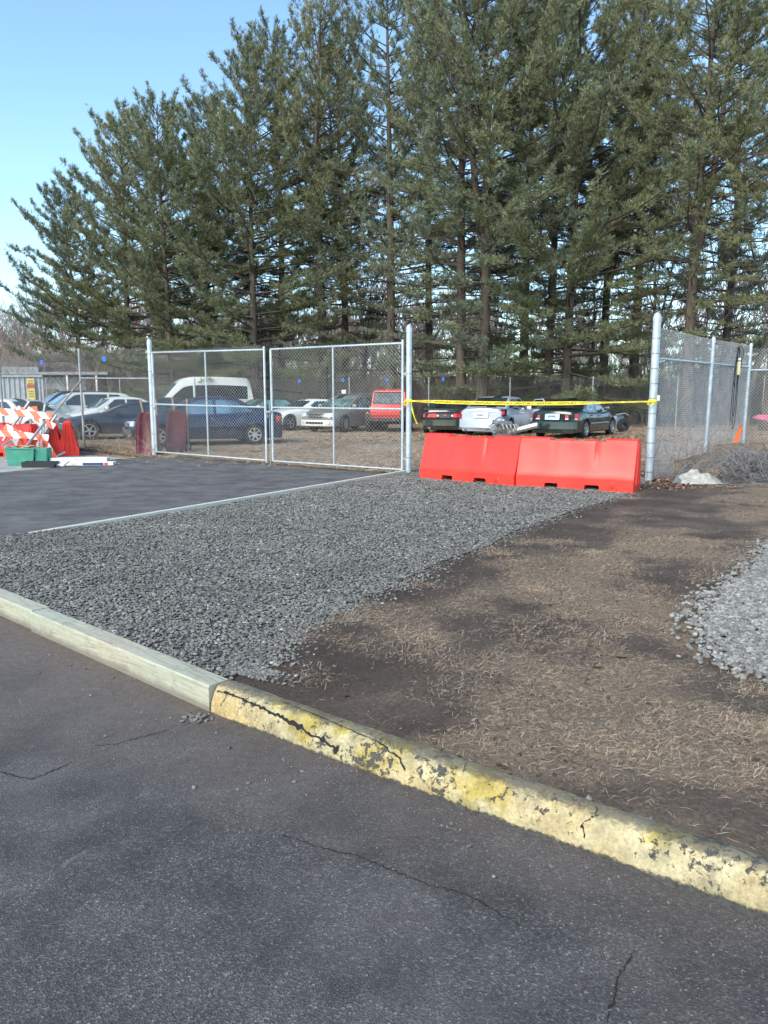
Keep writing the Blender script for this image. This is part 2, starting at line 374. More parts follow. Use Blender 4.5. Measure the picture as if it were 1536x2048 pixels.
def paint(name,c,metal=0.0,rough=.28,dust=.25):
    m=NT(name); d=m.ramp(m.noise(3.5,7,.65),[(.45,0.0),(.8,dust)])
    X=m.sep(); low=m.ramp(X[2],[(.15,.55*dust/.25),(.6,0.0)]); dd=m.math('MAXIMUM',d,m.math('MULTIPLY',low,m.ramp(m.noise(5,5),[(.3,.3),(.7,1.0)])))
    m.color(m.mix(dd,c,(.23,.20,.165))); m.b.inputs['Metallic'].default_value=metal
    m.rough(m.math('ADD',m.math('MULTIPLY',dd,.5),rough)); m.b.inputs['Coat Weight'].default_value=.6; m.b.inputs['Coat Roughness'].default_value=.08
    return m.m
mk_materials()
# ================================================================ SETTING
# kerb / timber / board lines on the ground
K0=Vector((-.864,3.555,0)); K1=Vector((1.149,2.035,0)); T1=Vector((-2.38,4.88,0)); T2=Vector((-2.38,4.88,0))+(Vector((-2.38,4.88,0))-K0).normalized()*2.45
kd=(K1-K0).normalized(); kn=Vector((-kd.y,kd.x,0)); 
if kn.y<0: kn=-kn
td=(T1-K0).normalized(); tn=Vector((td.y,-td.x,0))
if tn.y<0: tn=-tn
B0=at(0,1085,.045); B1=Vector((.46,15.3,0)); bd=(B1-Vector((B0.x,B0.y,0))).normalized()
def dfront(x,y):
    p=Vector((x,y,0))
    return (p-K0).dot(kn) if (p-K0).dot(kd)>0 else (p-K0).dot(tn)
def soilz(x,y):
    d=dfront(x,y)
    z=.035+.080*(1-sstep((d-.12)/3.2))
    z-=.05*sstep((y-15.6)/3.0)
    z+=gz(x,y)
    n=mnoise.noise((x*1.3,y*1.3,0))*.016+mnoise.noise((x*5,y*5,3))*.007
    return z+n*sstep(d/.7)
def bigz(x,y):
    return gz(x,y)-.03-.04*sstep((200-abs(y))/200)*0
ext=600
def ground_rows():
    mb=MB(); xs=[-ext,-200,-80]+[-40+4*i for i in range(21)]+[80,200,ext]; ys=[-60,-20,0,8]+[12+1.0*i for i in range(17)]+[32,40,60,90,150,300,900]
    mb.grid([[(x,y,bigz(x,y)) for x in xs] for y in ys]); return mb
tag(ground_rows().build('ground',M['lot'],smooth=60),kind='structure')
# asphalt : foreground road and the paved drive up to the gates share one surface
road=[(-16,-8),(40,-8),(40,-13.0),(.9,15.0),(.42,15.55),(-6.05,19.6),(-7.3,17.2),(-8.4,15),(-16,9)]
road=[(-16,-8),(30,-8),(30,-7.0),(3.0,13.4),(.42,15.50),(-6.05,19.55),(-6.9,17.9),(-7.6,16.5),(-8.6,15.0),(-16,11)]
front=[(-16,-8),(14,-8),(3.2,1.5)]
# split into near road and upper drive along the timber line
tl=T2+td*12
near=[(-20,-6),(16,-6)]+[tuple((K0+kd*18)[:2]),tuple((K0+kn*.03)[:2]),tuple((T2+td*14+tn*.03)[:2])]
o=poly_sheet('road',[(p[0],p[1]) for p in near],(2.0,2.0),lambda x,y:0.0,M['asphalt']); tag(o,kind='structure')
up=[tuple((K0+kn*.03)[:2]),(1.4,3.2),(1.4,14.6),(.42,15.35),(-6.05,19.55),(-6.9,17.9),(-7.6,16.5),(-8.6,15.0),(-13,13),tuple((T2+td*14+tn*.03)[:2])]
# upper drive keeps only what lies behind the timber line
o=poly_sheet('driveway',[up[0],(.6,6),(.6,15.0),(.42,15.35),(-6.05,19.55),(-6.9,17.9),(-7.6,16.5),(-8.6,15.0),tuple((T2+td*14+tn*.03)[:2])],(1.5,.75),lambda x,y:gz(x,y)+.004,M['asphalt_far']); tag(o,kind='structure')
conc=[(-6.5,18.9),(-6.95,17.9),(-7.6,16.5),(-8.6,15.0),(-14,14),(-16,18),(-9.5,19.2),(-7.6,19.5)]
o=poly_sheet('concrete_apron',conc,(1,.7),lambda x,y:gz(x,y)+.008,M['concrete']); tag(o,kind='structure')
# soil patch bounded by kerb, timber and board
def inter(p,d,q,e):
    den=d.x*e.y-d.y*e.x; t=((q.x-p.x)*e.y-(q.y-p.y)*e.x)/den; return p+d*t
Bg=Vector((B0.x,B0.y,0)); kback=K0+kn*.10; tback=K0+tn*.10
corner=inter(Bg,bd,tback,td)
kt=inter(kback,kd,tback,td)
Bend=Bg+bd*((B1-Bg).length+4)
soil_poly=[(kt.x,kt.y),tuple((kback+kd*14)[:2]),(24,-4),(24,18.6),(Bend.x,18.6),(Bend.x,Bend.y),(corner.x,corner.y)]
soil_poly=[p for i,p in enumerate(soil_poly)]
o=soil_o=poly_sheet('soil',soil_poly,(.13,.13),soilz,M['soil']); tag(o,kind='structure')
# gravel bed : right edge as seen
ge=[at(u,v,.08) for u,v in ((478,1362),(515,1345),(548,1290),(625,1245),(700,1205),(790,1165),(868,1122),(960,1085),(1040,1056),(1130,1020),(1215,995),(1275,978))]
gravel_poly=[(kt.x+.01,kt.y+.01)]+[(p.x+.06*math.sin(i*2.1),p.y+.07*math.cos(i*3.3)) for i,p in enumerate(ge)]+[(5.0,14.0),(5.05,15.6),(3.5,17.2),(1.0,16.9),(B1.x,B1.y+.2),(B1.x,B1.y),(corner.x,corner.y)]
o=poly_sheet('gravel_bed',gravel_poly,(.25,.25),lambda x,y:soilz(x,y)+.006,M['gravel_bed']); tag(o,kind='structure')
ICO=None
def ico():
    bm=bmesh.new(); bmesh.ops.create_icosphere(bm,subdivisions=1,radius=1); v=np.array([x.co[:] for x in bm.verts]); f=np.array([[q.index for q in fa.verts] for fa in bm.faces]); bm.free(); return v,f
iv,iff=ico()
def stones(name,X,Y,Z,size,mat,flat=.55,label=None):
    n=len(X)
    V=iv[None]*(1+rng.uniform(-.28,.28,(n,len(iv),1)))
    V=V*np.stack([rng.uniform(.75,1.35,n),rng.uniform(.55,1.0,n),rng.uniform(flat*.6,flat*1.2,n)],1)[:,None,:]
    a=rng.uniform(0,6.283,n);t=rng.uniform(-.4,.4,n)
    ct,st_=np.cos(t)[:,None],np.sin(t)[:,None]
    x=V[:,:,0]*ct-V[:,:,2]*st_; z=V[:,:,0]*st_+V[:,:,2]*ct; y=V[:,:,1]
    ca,sa=np.cos(a)[:,None],np.sin(a)[:,None]
    V=np.stack([x*ca-y*sa,x*sa+y*ca,z],2)*size[:,None,None]+np.stack([X,Y,Z],1)[:,None,:]
    Fc=(np.arange(n)*len(iv))[:,None,None]+iff[None]
    o=mesh_np(name,V.reshape(-1,3),Fc.reshape(-1,3),mat,smooth=False)
    return o
class Field:
    """a ground function sampled on a grid and read back bilinearly"""
    def __init__(s,f,x0,x1,y0,y1,st=.055):
        s.x0,s.y0,s.st=x0,y0,st; s.nx=int((x1-x0)/st)+2; s.ny=int((y1-y0)/st)+2
        s.g=np.array([[f(x0+i*st,y0+j*st) for i in range(s.nx)] for j in range(s.ny)])
    def __call__(s,X,Y):
        u=np.clip((X-s.x0)/s.st,0,s.nx-1.001);v=np.clip((Y-s.y0)/s.st,0,s.ny-1.001);i=u.astype(int);j=v.astype(int);a=u-i;b=v-j;g=s.g
        return g[j,i]*(1-a)*(1-b)+g[j,i+1]*a*(1-b)+g[j+1,i]*(1-a)*b+g[j+1,i+1]*a*b
SZ=Field(soilz,-7.5,10.2,-1.5,18.7)
def zarr(X,Y,f):
    X=np.asarray(X);Y=np.asarray(Y)
    if f is soilz:
        z=SZ(X,Y); far=(X>10)|(Y<-1.4)|(Y>18.6)
        if far.any(): z[far]=[soilz(a,b) for a,b in zip(X[far],Y[far])]
        return z
    return np.array([f(a,b) for a,b in zip(X,Y)])
def fill(poly,n,power=1.0,ymin=None):
    xs=[p[0] for p in poly];ys=[p[1] for p in poly]; PX=[];PY=[];c=0
    while c<n:
        X=rng.uniform(min(xs),max(xs),n*2);Y=rng.uniform(min(ys),max(ys),n*2)
        k=in_poly(X,Y,poly)&(rng.random(n*2)<np.clip((4.5/np.maximum(Y,1))**power,0,1)); PX.append(X[k]);PY.append(Y[k]);c+=k.sum()
    return np.concatenate(PX)[:n],np.concatenate(PY)[:n]
X,Y=fill(gravel_poly,90000,.75)
S=rng.uniform(.0075,.0155,len(X))*(1+.05*np.maximum(Y-4,0)); Z=zarr(X,Y,soilz)+.008+rng.uniform(0,.010,len(X))
tag(stones('gravel',X,Y,Z,S,M['stones'],.45),kind='stuff')
# spilled stones along the gravel's ragged edge
EX=[];EY=[]
for i in range(len(ge)-1):
    a,b=ge[i],ge[i+1]; n=int(900/(1+i*.35)); t=rng.random(n); off=rng.normal(.02,.11,n)*(.4+.9*rng.random(n)); d=(b-a).normalized()
    EX.append(a.x+(b.x-a.x)*t+d.y*off);EY.append(a.y+(b.y-a.y)*t-d.x*off)
EX=np.concatenate(EX);EY=np.concatenate(EY); k=np.array([dfront(a,b)>.2 for a,b in zip(EX,EY)]); EX=EX[k];EY=EY[k]
# pale gravel heap at the right
pc=at(1640,1225,.08); pile=[at(u,v,.07) for u,v in ((1550,1080),(1510,1125),(1465,1180),(1420,1230),(1425,1270),(1465,1312),(1515,1340),(1570,1380),(1700,1400),(1800,1250),(1700,1100))]
pile_poly=[(p.x,p.y) for p in pile]
pcx=sum(p[0] for p in pile_poly)/len(pile_poly);pcy=sum(p[1] for p in pile_poly)/len(pile_poly)
def pilez(x,y):
    r=math.hypot((x-pcx)/1.5,(y-pcy)/1.35); return soilz(x,y)+.10*max(0,1-r)
PXX,PYY=fill(pile_poly,11000,.3); 
ex=rng.normal(0,1,900)*.14+np.interp(rng.random(900)*5,range(6),[p[0] for p in pile_poly[:6]]); ey=rng.normal(0,1,900)*.14
tt=rng.random(1500)*6; ex=np.interp(tt,range(7),[p[0] for p in pile_poly[:7]])+rng.normal(0,.10,1500); ey=np.interp(tt,range(7),[p[1] for p in pile_poly[:7]])+rng.normal(0,.10,1500)
PXX=np.concatenate([PXX,ex]);PYY=np.concatenate([PYY,ey])
PS=rng.uniform(.011,.024,len(PXX)); tag(stones('pale_gravel',PXX,PYY,zarr(PXX,PYY,pilez)+.01,PS,M['stones_pale'],.65),kind='stuff')
# loose stones on soil, spill and road
LX=[EX];LY=[EY]; 
X,Y=fill([(p[0],p[1]) for p in soil_poly],1600,1.2); k=~in_poly(X,Y,gravel_poly); LX.append(X[k]);LY.append(Y[k])
LX=np.concatenate(LX);LY=np.concatenate(LY)
tag(stones('loose_stones',LX,LY,zarr(LX,LY,soilz)+.006,rng.uniform(.004,.014,len(LX)),M['stones']),kind='stuff')
t=rng.random(900); off=np.abs(rng.normal(0,.45,900))+.01; bx=K0.x+(T2.x-K0.x)*t; by=K0.y+(T2.y-K0.y)*t
RX=bx-tn.x*off;RY=by-tn.y*off
n2=500;t=rng.random(n2)*2.9;off=np.abs(rng.normal(0,.25,n2))+.02; RX=np.concatenate([RX,K0.x+kd.x*t-kn.x*off]);RY=np.concatenate([RY,K0.y+kd.y*t-kn.y*off])
RX=np.concatenate([RX,rng.normal(K0.x-.05,.035,60)]);RY=np.concatenate([RY,rng.normal(K0.y-.075,.03,60)])
RS=rng.uniform(.0015,.0045,len(RX)); RS[-60:]=rng.uniform(.006,.014,60); RS[rng.integers(0,1300,24)]=.010
tag(stones('loose_grit',RX,RY,RS*.5,RS,M['stones']),kind='stuff')
tag(stones('clods',rng.uniform(-1,7,1500),rng.uniform(2.5,13.5,1500),np.zeros(1500),np.full(1500,.001),M['soil']),kind='stuff') if False else None
CX,CY=fill([(p[0],p[1]) for p in soil_poly],46000,.9); k=(~in_poly(CX,CY,gravel_poly))&(~in_poly(CX,CY,pile_poly)); CX=CX[k];CY=CY[k]
tag(stones('soil_clods',CX,CY,zarr(CX,CY,soilz),rng.uniform(.003,.016,len(CX))*rng.uniform(.5,1.3,len(CX)),M['soil'],.6),kind='stuff')
# dead grass: flattened straw blades in tufts
def blades(name,X,Y,zf,lmin,lmax,w,mat,rise=.35):
    n=len(X);Z=zarr(X,Y,zf); a=rng.uniform(0,6.283,n);L=rng.uniform(lmin,lmax,n);b=a+rng.uniform(-.6,.6,n);el=np.abs(rng.normal(0,rise,n))
    p0=np.stack([X,Y,Z+.001],1); d1=np.stack([np.cos(a)*np.cos(el),np.sin(a)*np.cos(el),np.sin(el)],1); d2=np.stack([np.cos(b),np.sin(b),-np.sin(el)*.5+rng.uniform(-.1,.25,n)],1)
    p1=p0+d1*(L*.5)[:,None];p2=p1+d2*(L*.5)[:,None]; p2[:,2]=np.maximum(p2[:,2],Z+.002)
    s=np.stack([-np.sin(a),np.cos(a),np.zeros(n)],1)*w/2; s2=s*.7
    up_=np.zeros((n,3));up_[:,2]=w*.4
    V=np.stack([p0-s,p0+s,p1+s2+up_,p1-s2,p2],1)
    i=(np.arange(n)*5)[:,None]; Q=np.concatenate([i+np.array([[0,1,2]]),i+np.array([[0,2,3]]),i+np.array([[3,2,4]])])
    return mesh_np(name,V.reshape(-1,3),Q,mat)
def gval(a,b): return mnoise.noise((a*.85,b*.76,1.7))+.5*mnoise.noise((a*2.6,b*2.6,0))+.22*mnoise.noise((a*7,b*7,0))
def farb(a,b): return .75*sstep((a-3.6-.30*(b-9))/1.2)*sstep((b-8.8)/1.2)+.42*math.exp(-((a-1.5)/1.3)**2-((b-3.3)/.75)**2)+.30*math.exp(-((a-.6)/.9)**2-((b-4.6)/.7)**2)-.35*math.exp(-((a-3.1)/.8)**2-((b-4.6)/.8)**2)
gev=[(p.x,p.y) for p in ge]
def dampf(a,b):
    d=min(math.hypot(a-(gev[i][0]*(1-t)+gev[i+1][0]*t),b-(gev[i][1]*(1-t)+gev[i+1][1]*t)) for i in range(len(gev)-1) for t in (0,.33,.66))
    return sstep(1-(d-.1)/(.75+.09*b))*(.55+.9*mnoise.noise((a*1.7,b*1.7,8)))
me=soil_o.data; sa=me.attributes.new('straw','FLOAT','POINT'); da=me.attributes.new('damp','FLOAT','POINT')
vv=[v.co for v in me.vertices]
dpv=[max(0,min(1,dampf(v.x,v.y))) if v.y<16 and v.x<8 else 0 for v in vv]
sa.data.foreach_set('value',[max(0,min(1,.5+gval(v.x,v.y)*1.3+farb(v.x,v.y)-.5*dd)) for v,dd in zip(vv,dpv)]); da.data.foreach_set('value',dpv)
X,Y=fill([(p[0],p[1]) for p in soil_poly],1400000,.8); 
k=(~in_poly(X,Y,gravel_poly))&(~in_poly(X,Y,pile_poly))&(X<9.5); X=X[k];Y=Y[k]
gv=Field(lambda a,b:gval(a,b)+farb(a,b)*.6-.38*max(0,dampf(a,b)),-7,10,-1.5,18.7,.09)(X,Y); dd=Field(dfront,-7,10,-1.5,18.7,.09)(X,Y)
k=(dd>.19)&(rng.random(len(X))<np.clip((gv+.20)*2.2,.03,1)); X=X[k];Y=Y[k]; print('straw',len(X))
tag(blades('dead_grass',X,Y,soilz,.015,.060,.0015,M['straw'],.26),kind='stuff')
# taller tangled tufts close to the kerb
TX=[];TY=[]
for c in range(260):
    cx=rng.uniform(-.4,5);cy=rng.uniform(2.2,8)
    if dfront(cx,cy)<.25 or bool(in_poly(np.array([cx]),np.array([cy]),gravel_poly)[0]): continue
    m_=rng.integers(60,220); TX.append(rng.normal(cx,.10,m_));TY.append(rng.normal(cy,.09,m_))
TX=np.concatenate(TX);TY=np.concatenate(TY); tag(blades('grass_tufts',TX,TY,soilz,.025,.075,.0015,M['straw'],.5),kind='stuff')
# dead grass along the fences and over the lot
X1=rng.uniform(-9.5,-5.5,9000);Y1=19.75-.80*(X1+6.03)*1.0+rng.uniform(-.55,1.2,9000)
X2=rng.uniform(-6,.4,9000);Y2=19.95-.65*(X2+6.03)+np.abs(rng.normal(0,1.2,9000))
X3=rng.uniform(-8,14,26000);Y3=rng.uniform(17,36,26000)
LXX=np.concatenate([X1,X2,X3]);LYY=np.concatenate([Y1,Y2,Y3])
tag(blades('lot_straw',LXX,LYY,lambda x,y:bigz(x,y)+.004,.10,.28,.011,M['straw'],.25),kind='stuff')
# leaves
def leaves(name,X,Y,zf,s0,s1):
    n=len(X);Z=zarr(X,Y,zf);a=rng.uniform(0,6.283,n);s=rng.uniform(s0,s1,n)
    u=np.stack([np.cos(a),np.sin(a),rng.uniform(-.3,.5,n)],1)*s[:,None];v=np.stack([-np.sin(a),np.cos(a),rng.uniform(-.5,.5,n)],1)*(s*.55)[:,None]
    c=np.stack([X,Y,Z+s*.25],1); fold=np.zeros((n,3));fold[:,2]=s*rng.uniform(-.1,.3,n)
    V=np.stack([c-u,c-u*.3-v,c+u*.45-v*.8,c+u*1.1,c+u*.4+v+fold,c-u*.35+v*.9+fold],1)
    i=(np.arange(n)*6)[:,None];Q=np.concatenate([i+np.array([[0,1,2,3]]),i+np.array([[0,3,4,5]])])
    return mesh_np(name,V.reshape(-1,3),Q,M['leaf'])
n=1500; t=rng.random(n); fx=4.6+4.8*t+rng.normal(0,.25,n)+.15; fy=13.75+6.1*t+rng.normal(0,.3,n)-.2
X=np.concatenate([fx,rng.normal(5.0,.55,380)]);Y=np.concatenate([fy,rng.normal(13.1,.38,380)])
tag(leaves('fallen_leaves',X,Y,soilz,.014,.042),kind='stuff')
X=np.concatenate([rng.uniform(-9,-5.8,250),rng.uniform(-6,16,2600),rng.uniform(5.5,11,1200)]);Y=np.concatenate([rng.uniform(19,22,250),rng.uniform(24,44,2600),rng.uniform(24,30,1200)])
Y[:250]=19.6-.8*(X[:250]+6.03)+rng.normal(0,.25,250)
tag(leaves('lot_leaves',X,Y,lambda x,y:bigz(x,y),.03,.07),kind='stuff')
X,Y=fill([(p[0],p[1]) for p in soil_poly],160,.8); k=~in_poly(X,Y,pile_poly); tag(leaves('scattered_leaves',X[k],Y[k],soilz,.02,.04),kind='stuff')
o=leaves('dry_leaf',np.array([at(1243,1308,.1).x]),np.array([at(1243,1308,.1).y]),soilz,.045,.046); tag(o,'curled rust brown leaf lying alone on bare soil left of the pale gravel heap','leaf')
# ---- kerb
def kerb():
    mb=MB(); rows=[]; L=5.2; n=150
    prof=[(.0,-.02),(.0,.012),(.006,.05),(.022,.095),(.045,.122),(.075,.135),(.105,.136),(.135,.128),(.165,.10),(.17,.0)]
    for i in range(n+1):
        s=L*i/n; p=K0+kd*s; r=[]
        bow=-.012*math.sin(s*1.3)
        for a,z in prof:
            w=mnoise.noise((s*7,a*30,z*30))*.006+mnoise.noise((s*1.6,0,5))*.007
            q=p+kn*(a+bow+w); r.append((q.x,q.y,max(-.02,z+mnoise.noise((s*5,a*20,9))*.005)))
        rows.append(r)
    mb.grid(rows); mb.add(rows[0],[tuple(range(len(prof)))]); mb.add(rows[-1],[tuple(range(len(prof)))])
    return mb.build('kerb',M['kerb'],smooth=50)
o=kerb(); 
def kpt(s,a):
    prof=[(.0,-.02),(.0,.012),(.006,.05),(.022,.095),(.045,.122),(.075,.135),(.105,.136),(.135,.128),(.165,.10)]
    z=np.interp(a,[p[0] for p in prof[1:]],[p[1] for p in prof[1:]]); p=K0+kd*s+kn*(a-.012*math.sin(s*1.3)-.001); return Vector((p.x,p.y,z+.004))
km=MB()
for pl,wd in (([(.02,.030),(.12,.036),(.25,.030),(.40,.026),(.55,.020),(.72,.012),(.85,.006)],.009),([(.42,.085),(.55,.075),(.68,.072),(.85,.060),(1.0,.050),(1.12,.030),(1.2,.012)],.006),([(1.42,.10),(1.44,.06),(1.45,.02)],.004),([(1.95,.09),(1.97,.05),(1.93,.02),(1.95,.004)],.005),([(.10,.032),(.08,.015),(.07,.004)],.004)):
    rows=[]
    for i in range(len(pl)-1):
        for k in range(9):
            t=k/9; s_=pl[i][0]*(1-t)+pl[i+1][0]*t+random.uniform(-.005,.005); a_=max(.001,pl[i][1]*(1-t)+pl[i+1][1]*t+random.uniform(-.003,.003)); ww=wd*random.uniform(.25,1.1)/2
            ds,da_=(pl[i+1][0]-pl[i][0]),(pl[i+1][1]-pl[i][1]); 
            rows.append([kpt(s_,a_+ww),kpt(s_,max(0,a_-ww))] if abs(ds)>abs(da_) else [kpt(s_-ww,a_),kpt(s_+ww,a_)])
    q=MB(); q.grid(rows); km.add(q.v,q.f)
km.build('tar_seams',M['crack'],o)
tag(o,'low rounded asphalt kerb with chipped yellow paint beside the bare soil','kerb')
def crack_ribbon(pts,w,zf):
    mb=MB(); rows=[]
    P=[]
    for i in range(len(pts)-1):
        a,b=Vector(pts[i]),Vector(pts[i+1])
        for k in range(10): P.append(a.lerp(b,k/10)+Vector((random.uniform(-1,1),random.uniform(-1,1),0))*.006)
    P.append(Vector(pts[-1]))
    for i,p in enumerate(P):
        d=(P[min(i+1,len(P)-1)]-P[max(i-1,0)]).normalized();s=Vector((-d.y,d.x,0))*w*random.uniform(.3,1.2)*(.25 if i in(0,len(P)-1) else 1)/2
        rows.append([(p.x-s.x,p.y-s.y,zf),(p.x+s.x,p.y+s.y,zf)])
    mb.grid(rows); return mb
cm=MB()
for pl,w in (([(0,1545),(60,1560),(100,1545),(145,1525)],.007),([(190,1492),(230,1489),(270,1478),(340,1460)],.005),([(560,1670),(640,1695),(720,1715),(768,1735),(850,1768),(930,1790),(1060,1860)],.005),
             ([(1270,1900),(1240,1950),(1215,2048)],.006)):
    c=crack_ribbon([at(u,v,0) for u,v in pl],w,.003); cm.add(c.v,c.f)
tag(cm.build('road_cracks',M['crack']),kind='structure')
# ---- timbers
def timber(a,b,w,h,name,label,mat,z0=0.0,cracks=True):
    o=empty(name,(a.x,a.y,z0),math.atan2((b-a).y,(b-a).x)) if False else None
    L=(b-a).length; mb=MB(); rows=[]; n=max(2,int(L/.25))
    for i in range(n+1):
        x=L*i/n; wy=mnoise.noise((x*.8,3,L))*.004
        rows.append([(x,0+wy,0),(x,0+wy,h-.008),(x,.008+wy,h),(x,w-.008+wy,h),(x,w+wy,h-.008),(x,w+wy,0)])
    mb.grid(rows,close=True); mb.add(rows[0],[tuple(range(6))]); mb.add(rows[-1],[tuple(range(6))])
    o=mb.build(name,mat,smooth=30); o.location=(a.x,a.y,z0); o.rotation_euler[2]=math.atan2((b-a).y,(b-a).x)
    return o
# body lies on the soil side of the front line
def place_timber(a,b,label,zt=0):
    d=(b-a).normalized(); o=timber(a,b,.13,.135,'landscape_timber','',M['timber'])
    # local +y must point to the soil side (tn)
    if Vector((-d.y,d.x,0)).dot(tn)<0: 
        o.location=(b.x,b.y,0); o.rotation_euler[2]=math.atan2(-(d.y),-(d.x))
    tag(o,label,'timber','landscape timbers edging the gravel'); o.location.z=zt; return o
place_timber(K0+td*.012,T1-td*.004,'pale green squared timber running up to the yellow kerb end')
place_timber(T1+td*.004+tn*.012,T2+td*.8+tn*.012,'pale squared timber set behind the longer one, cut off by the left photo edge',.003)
a=Bg-bd*3; o=timber(a-Vector((bd.y*-.02,bd.x*.02,0)),B1,.052,.100,'edging_board','',M['board'],-.0); tag(o,'thin pale board edging dividing the asphalt drive from the gravel','board')
# ================================================================ TREES
def pine_meshes(seed,H,crown0,Lmax,needle,bare_low=0.0,fork=False,dens=1.0,tw=4.6):
    rg=np.random.default_rng(seed); rd=random.Random(seed)
    def ax(z):
        t=z/H; return np.array([math.sin(t*3+seed)*.28*t+.15*math.sin(t*7+seed*2)*t,math.cos(t*2.3+seed)*.25*t,z])
    r_base=.011*H+.03
    tr=MB(); N=26; pts=[ax(H*i/N) for i in range(N+1)]
    rr=[max(.015,r_base*(1-i/N)**.85*(1+(.5*math.exp(-i*1.6)))) for i in range(N+1)]
    tr.tube(pts,rr,9)
    axes=[(ax,crown0*H,H,1.0)]
    if fork:
        zf=H*fork; off=rg.uniform(-.5,.5)
        def ax2(z,zf=zf): 
            t=max(0,(z-zf)/(H-zf)); p=ax(zf); return np.array([p[0]+1.5*t**.6,p[1]+off*t,z])
        tr.tube([ax2(zf+(H*.96-zf)*i/14) for i in range(15)],[r_base*.62*(1-i/14)**.85+.012 for i in range(15)],8)
        axes.append((ax2,zf+1,H*.96,.8))
    S0=[];S1=[];RA=[];RB=[]; TP=[];TD=[]
    def seg(a,b,ra,rb): S0.append(a);S1.append(b);RA.append(ra);RB.append(rb)
    for axf,z0,z1,ls in axes:
        z=z0
        while z<z1-.25:
            t=(z-z0)/(z1-z0); k=rd.choice((3,4,5,5)) if t<.85 else rd.choice((3,4))
            prof=(.9+.22*t) if t<.22 else (.95*(1-((t-.22)/.78)**1.7)**.8+.13)
            a0=rd.uniform(0,6.28)
            for j in range(k):
                az=a0+j*6.283/k+rd.uniform(-.35,.35); L=Lmax*ls*prof*rd.uniform(.55,1.12)
                if L<.5: L=.5
                bare=(rd.random()<bare_low*(1-t*2.2))
                if bare: L*=rd.uniform(.4,.8)
                el=R(-12+22*rd.random()+40*t**1.3); curl=R(rd.uniform(14,52)) if t>.2 else R(rd.uniform(-2,22))
                p=axf(z+rd.uniform(-.15,.15)); n=7; P=[p]; e=el; sag=R(rd.uniform(0,7))*(1-t)
                for i in range(n):
                    f=(i+1)/n; ee=el-sag*math.sin(f*3.14)*1.6+curl*f*f; da=az+.13*math.sin(f*5+seed+j)
                    p=p+np.array([math.cos(da)*math.cos(ee),math.sin(da)*math.cos(ee),math.sin(ee)])*(L/n); P.append(p)
                rb=.008+.0085*L
                for i in range(n): seg(P[i],P[i+1],rb*(1-i/n)+.006,rb*(1-(i+1)/n)+.005)
                # side twigs in a flat spray
                ntw=int(L*(tw if not bare else 1.6))+2
                for q in range(ntw):
                    f=rd.uniform(.22 if not bare else .1,1.0)**.8; i=min(n-1,int(f*n)); fr=f*n-i; b=P[i]*(1-fr)+P[i+1]*fr
                    d=P[i+1]-P[i]; d/=np.linalg.norm(d); side=1 if q%2 else -1
                    an=side*rd.uniform(.5,1.15); c,s_=math.cos(an),math.sin(an)
                    dd=np.array([d[0]*c-d[1]*s_,d[0]*s_+d[1]*c,d[2]+rd.uniform(-.1,.3)+.3*t]); dd/=np.linalg.norm(dd)
                    tl_=rd.uniform(.35,.75)*(.35+L*.24*(1.15-f)) if not bare else rd.uniform(.3,1.0)
                    e_=b+dd*tl_; 
                    if rd.random()<(.75 if not bare else 1): seg(b,e_,.007,.0035)
                    if bare: 
                        seg(b+dd*tl_*.5,b+dd*tl_*.5+np.array([rd.uniform(-.3,.3),rd.uniform(-.3,.3),rd.uniform(-.1,.3)]),.005,.002); continue
                    m=max(3,int(tl_/.125*dens))
                    for w in range(m):
                        g=(w+.7)/m; TP.append(b+dd*tl_*g+rg.normal(0,.06,3)); TD.append(dd+np.array([0,0,.35+.5*t]))
                if not bare:
                    for w in range(4): TP.append(P[-1]-(P[-1]-P[-2])*w*.16+rg.normal(0,.03,3)); TD.append((P[-1]-P[-2])/np.linalg.norm(P[-1]-P[-2])+np.array([0,0,.3+.5*t]))
            z+=rd.uniform(.42,.66)*(1.0 if t<.8 else .8)
        for w in range(8): TP.append(axf(z1-.1*w)); TD.append(np.array([0,0,1.]))
    TP=np.array(TP);TD=np.array(TD);TD/=np.linalg.norm(TD,axis=1,keepdims=True)
    nb=10; n=len(TP)
    P=np.repeat(TP,nb,0); D=np.repeat(TD,nb,0)+rg.normal(0,.55,(n*nb,3)); D/=np.linalg.norm(D,axis=1,keepdims=True)
    L=rg.uniform(.13,.27,(n*nb,1)); side=np.cross(D,rg.normal(0,1,(n*nb,3))); side/=np.linalg.norm(side,axis=1,keepdims=True); side*=rg.uniform(.008,.018,(n*nb,1))
    V=np.stack([P-side*.5,P+side*.5,P+D*L*.6+side,P+D*L],1)
    idx=(np.arange(n*nb)*4)[:,None]+np.array([[0,1,2,3]])
    crown=(V.reshape(-1,3),idx)
    sv,sf=segs_mesh(S0,S1,RA,RB,3)
    return tr,crown,(sv,sf)
def make_pine(seed,needle,**kw):
    tr,cr,br=pine_meshes(seed,needle=needle,**kw)
    root=empty('pine_tree')
    tr.build('trunk',M['bark'],root,smooth=60); mesh_np('limbs',br[0],br[1],M['bark'],root); mesh_np('crown',cr[0],cr[1],M[needle],root)
    print('pine faces',len(cr[1]),len(br[1])); return root
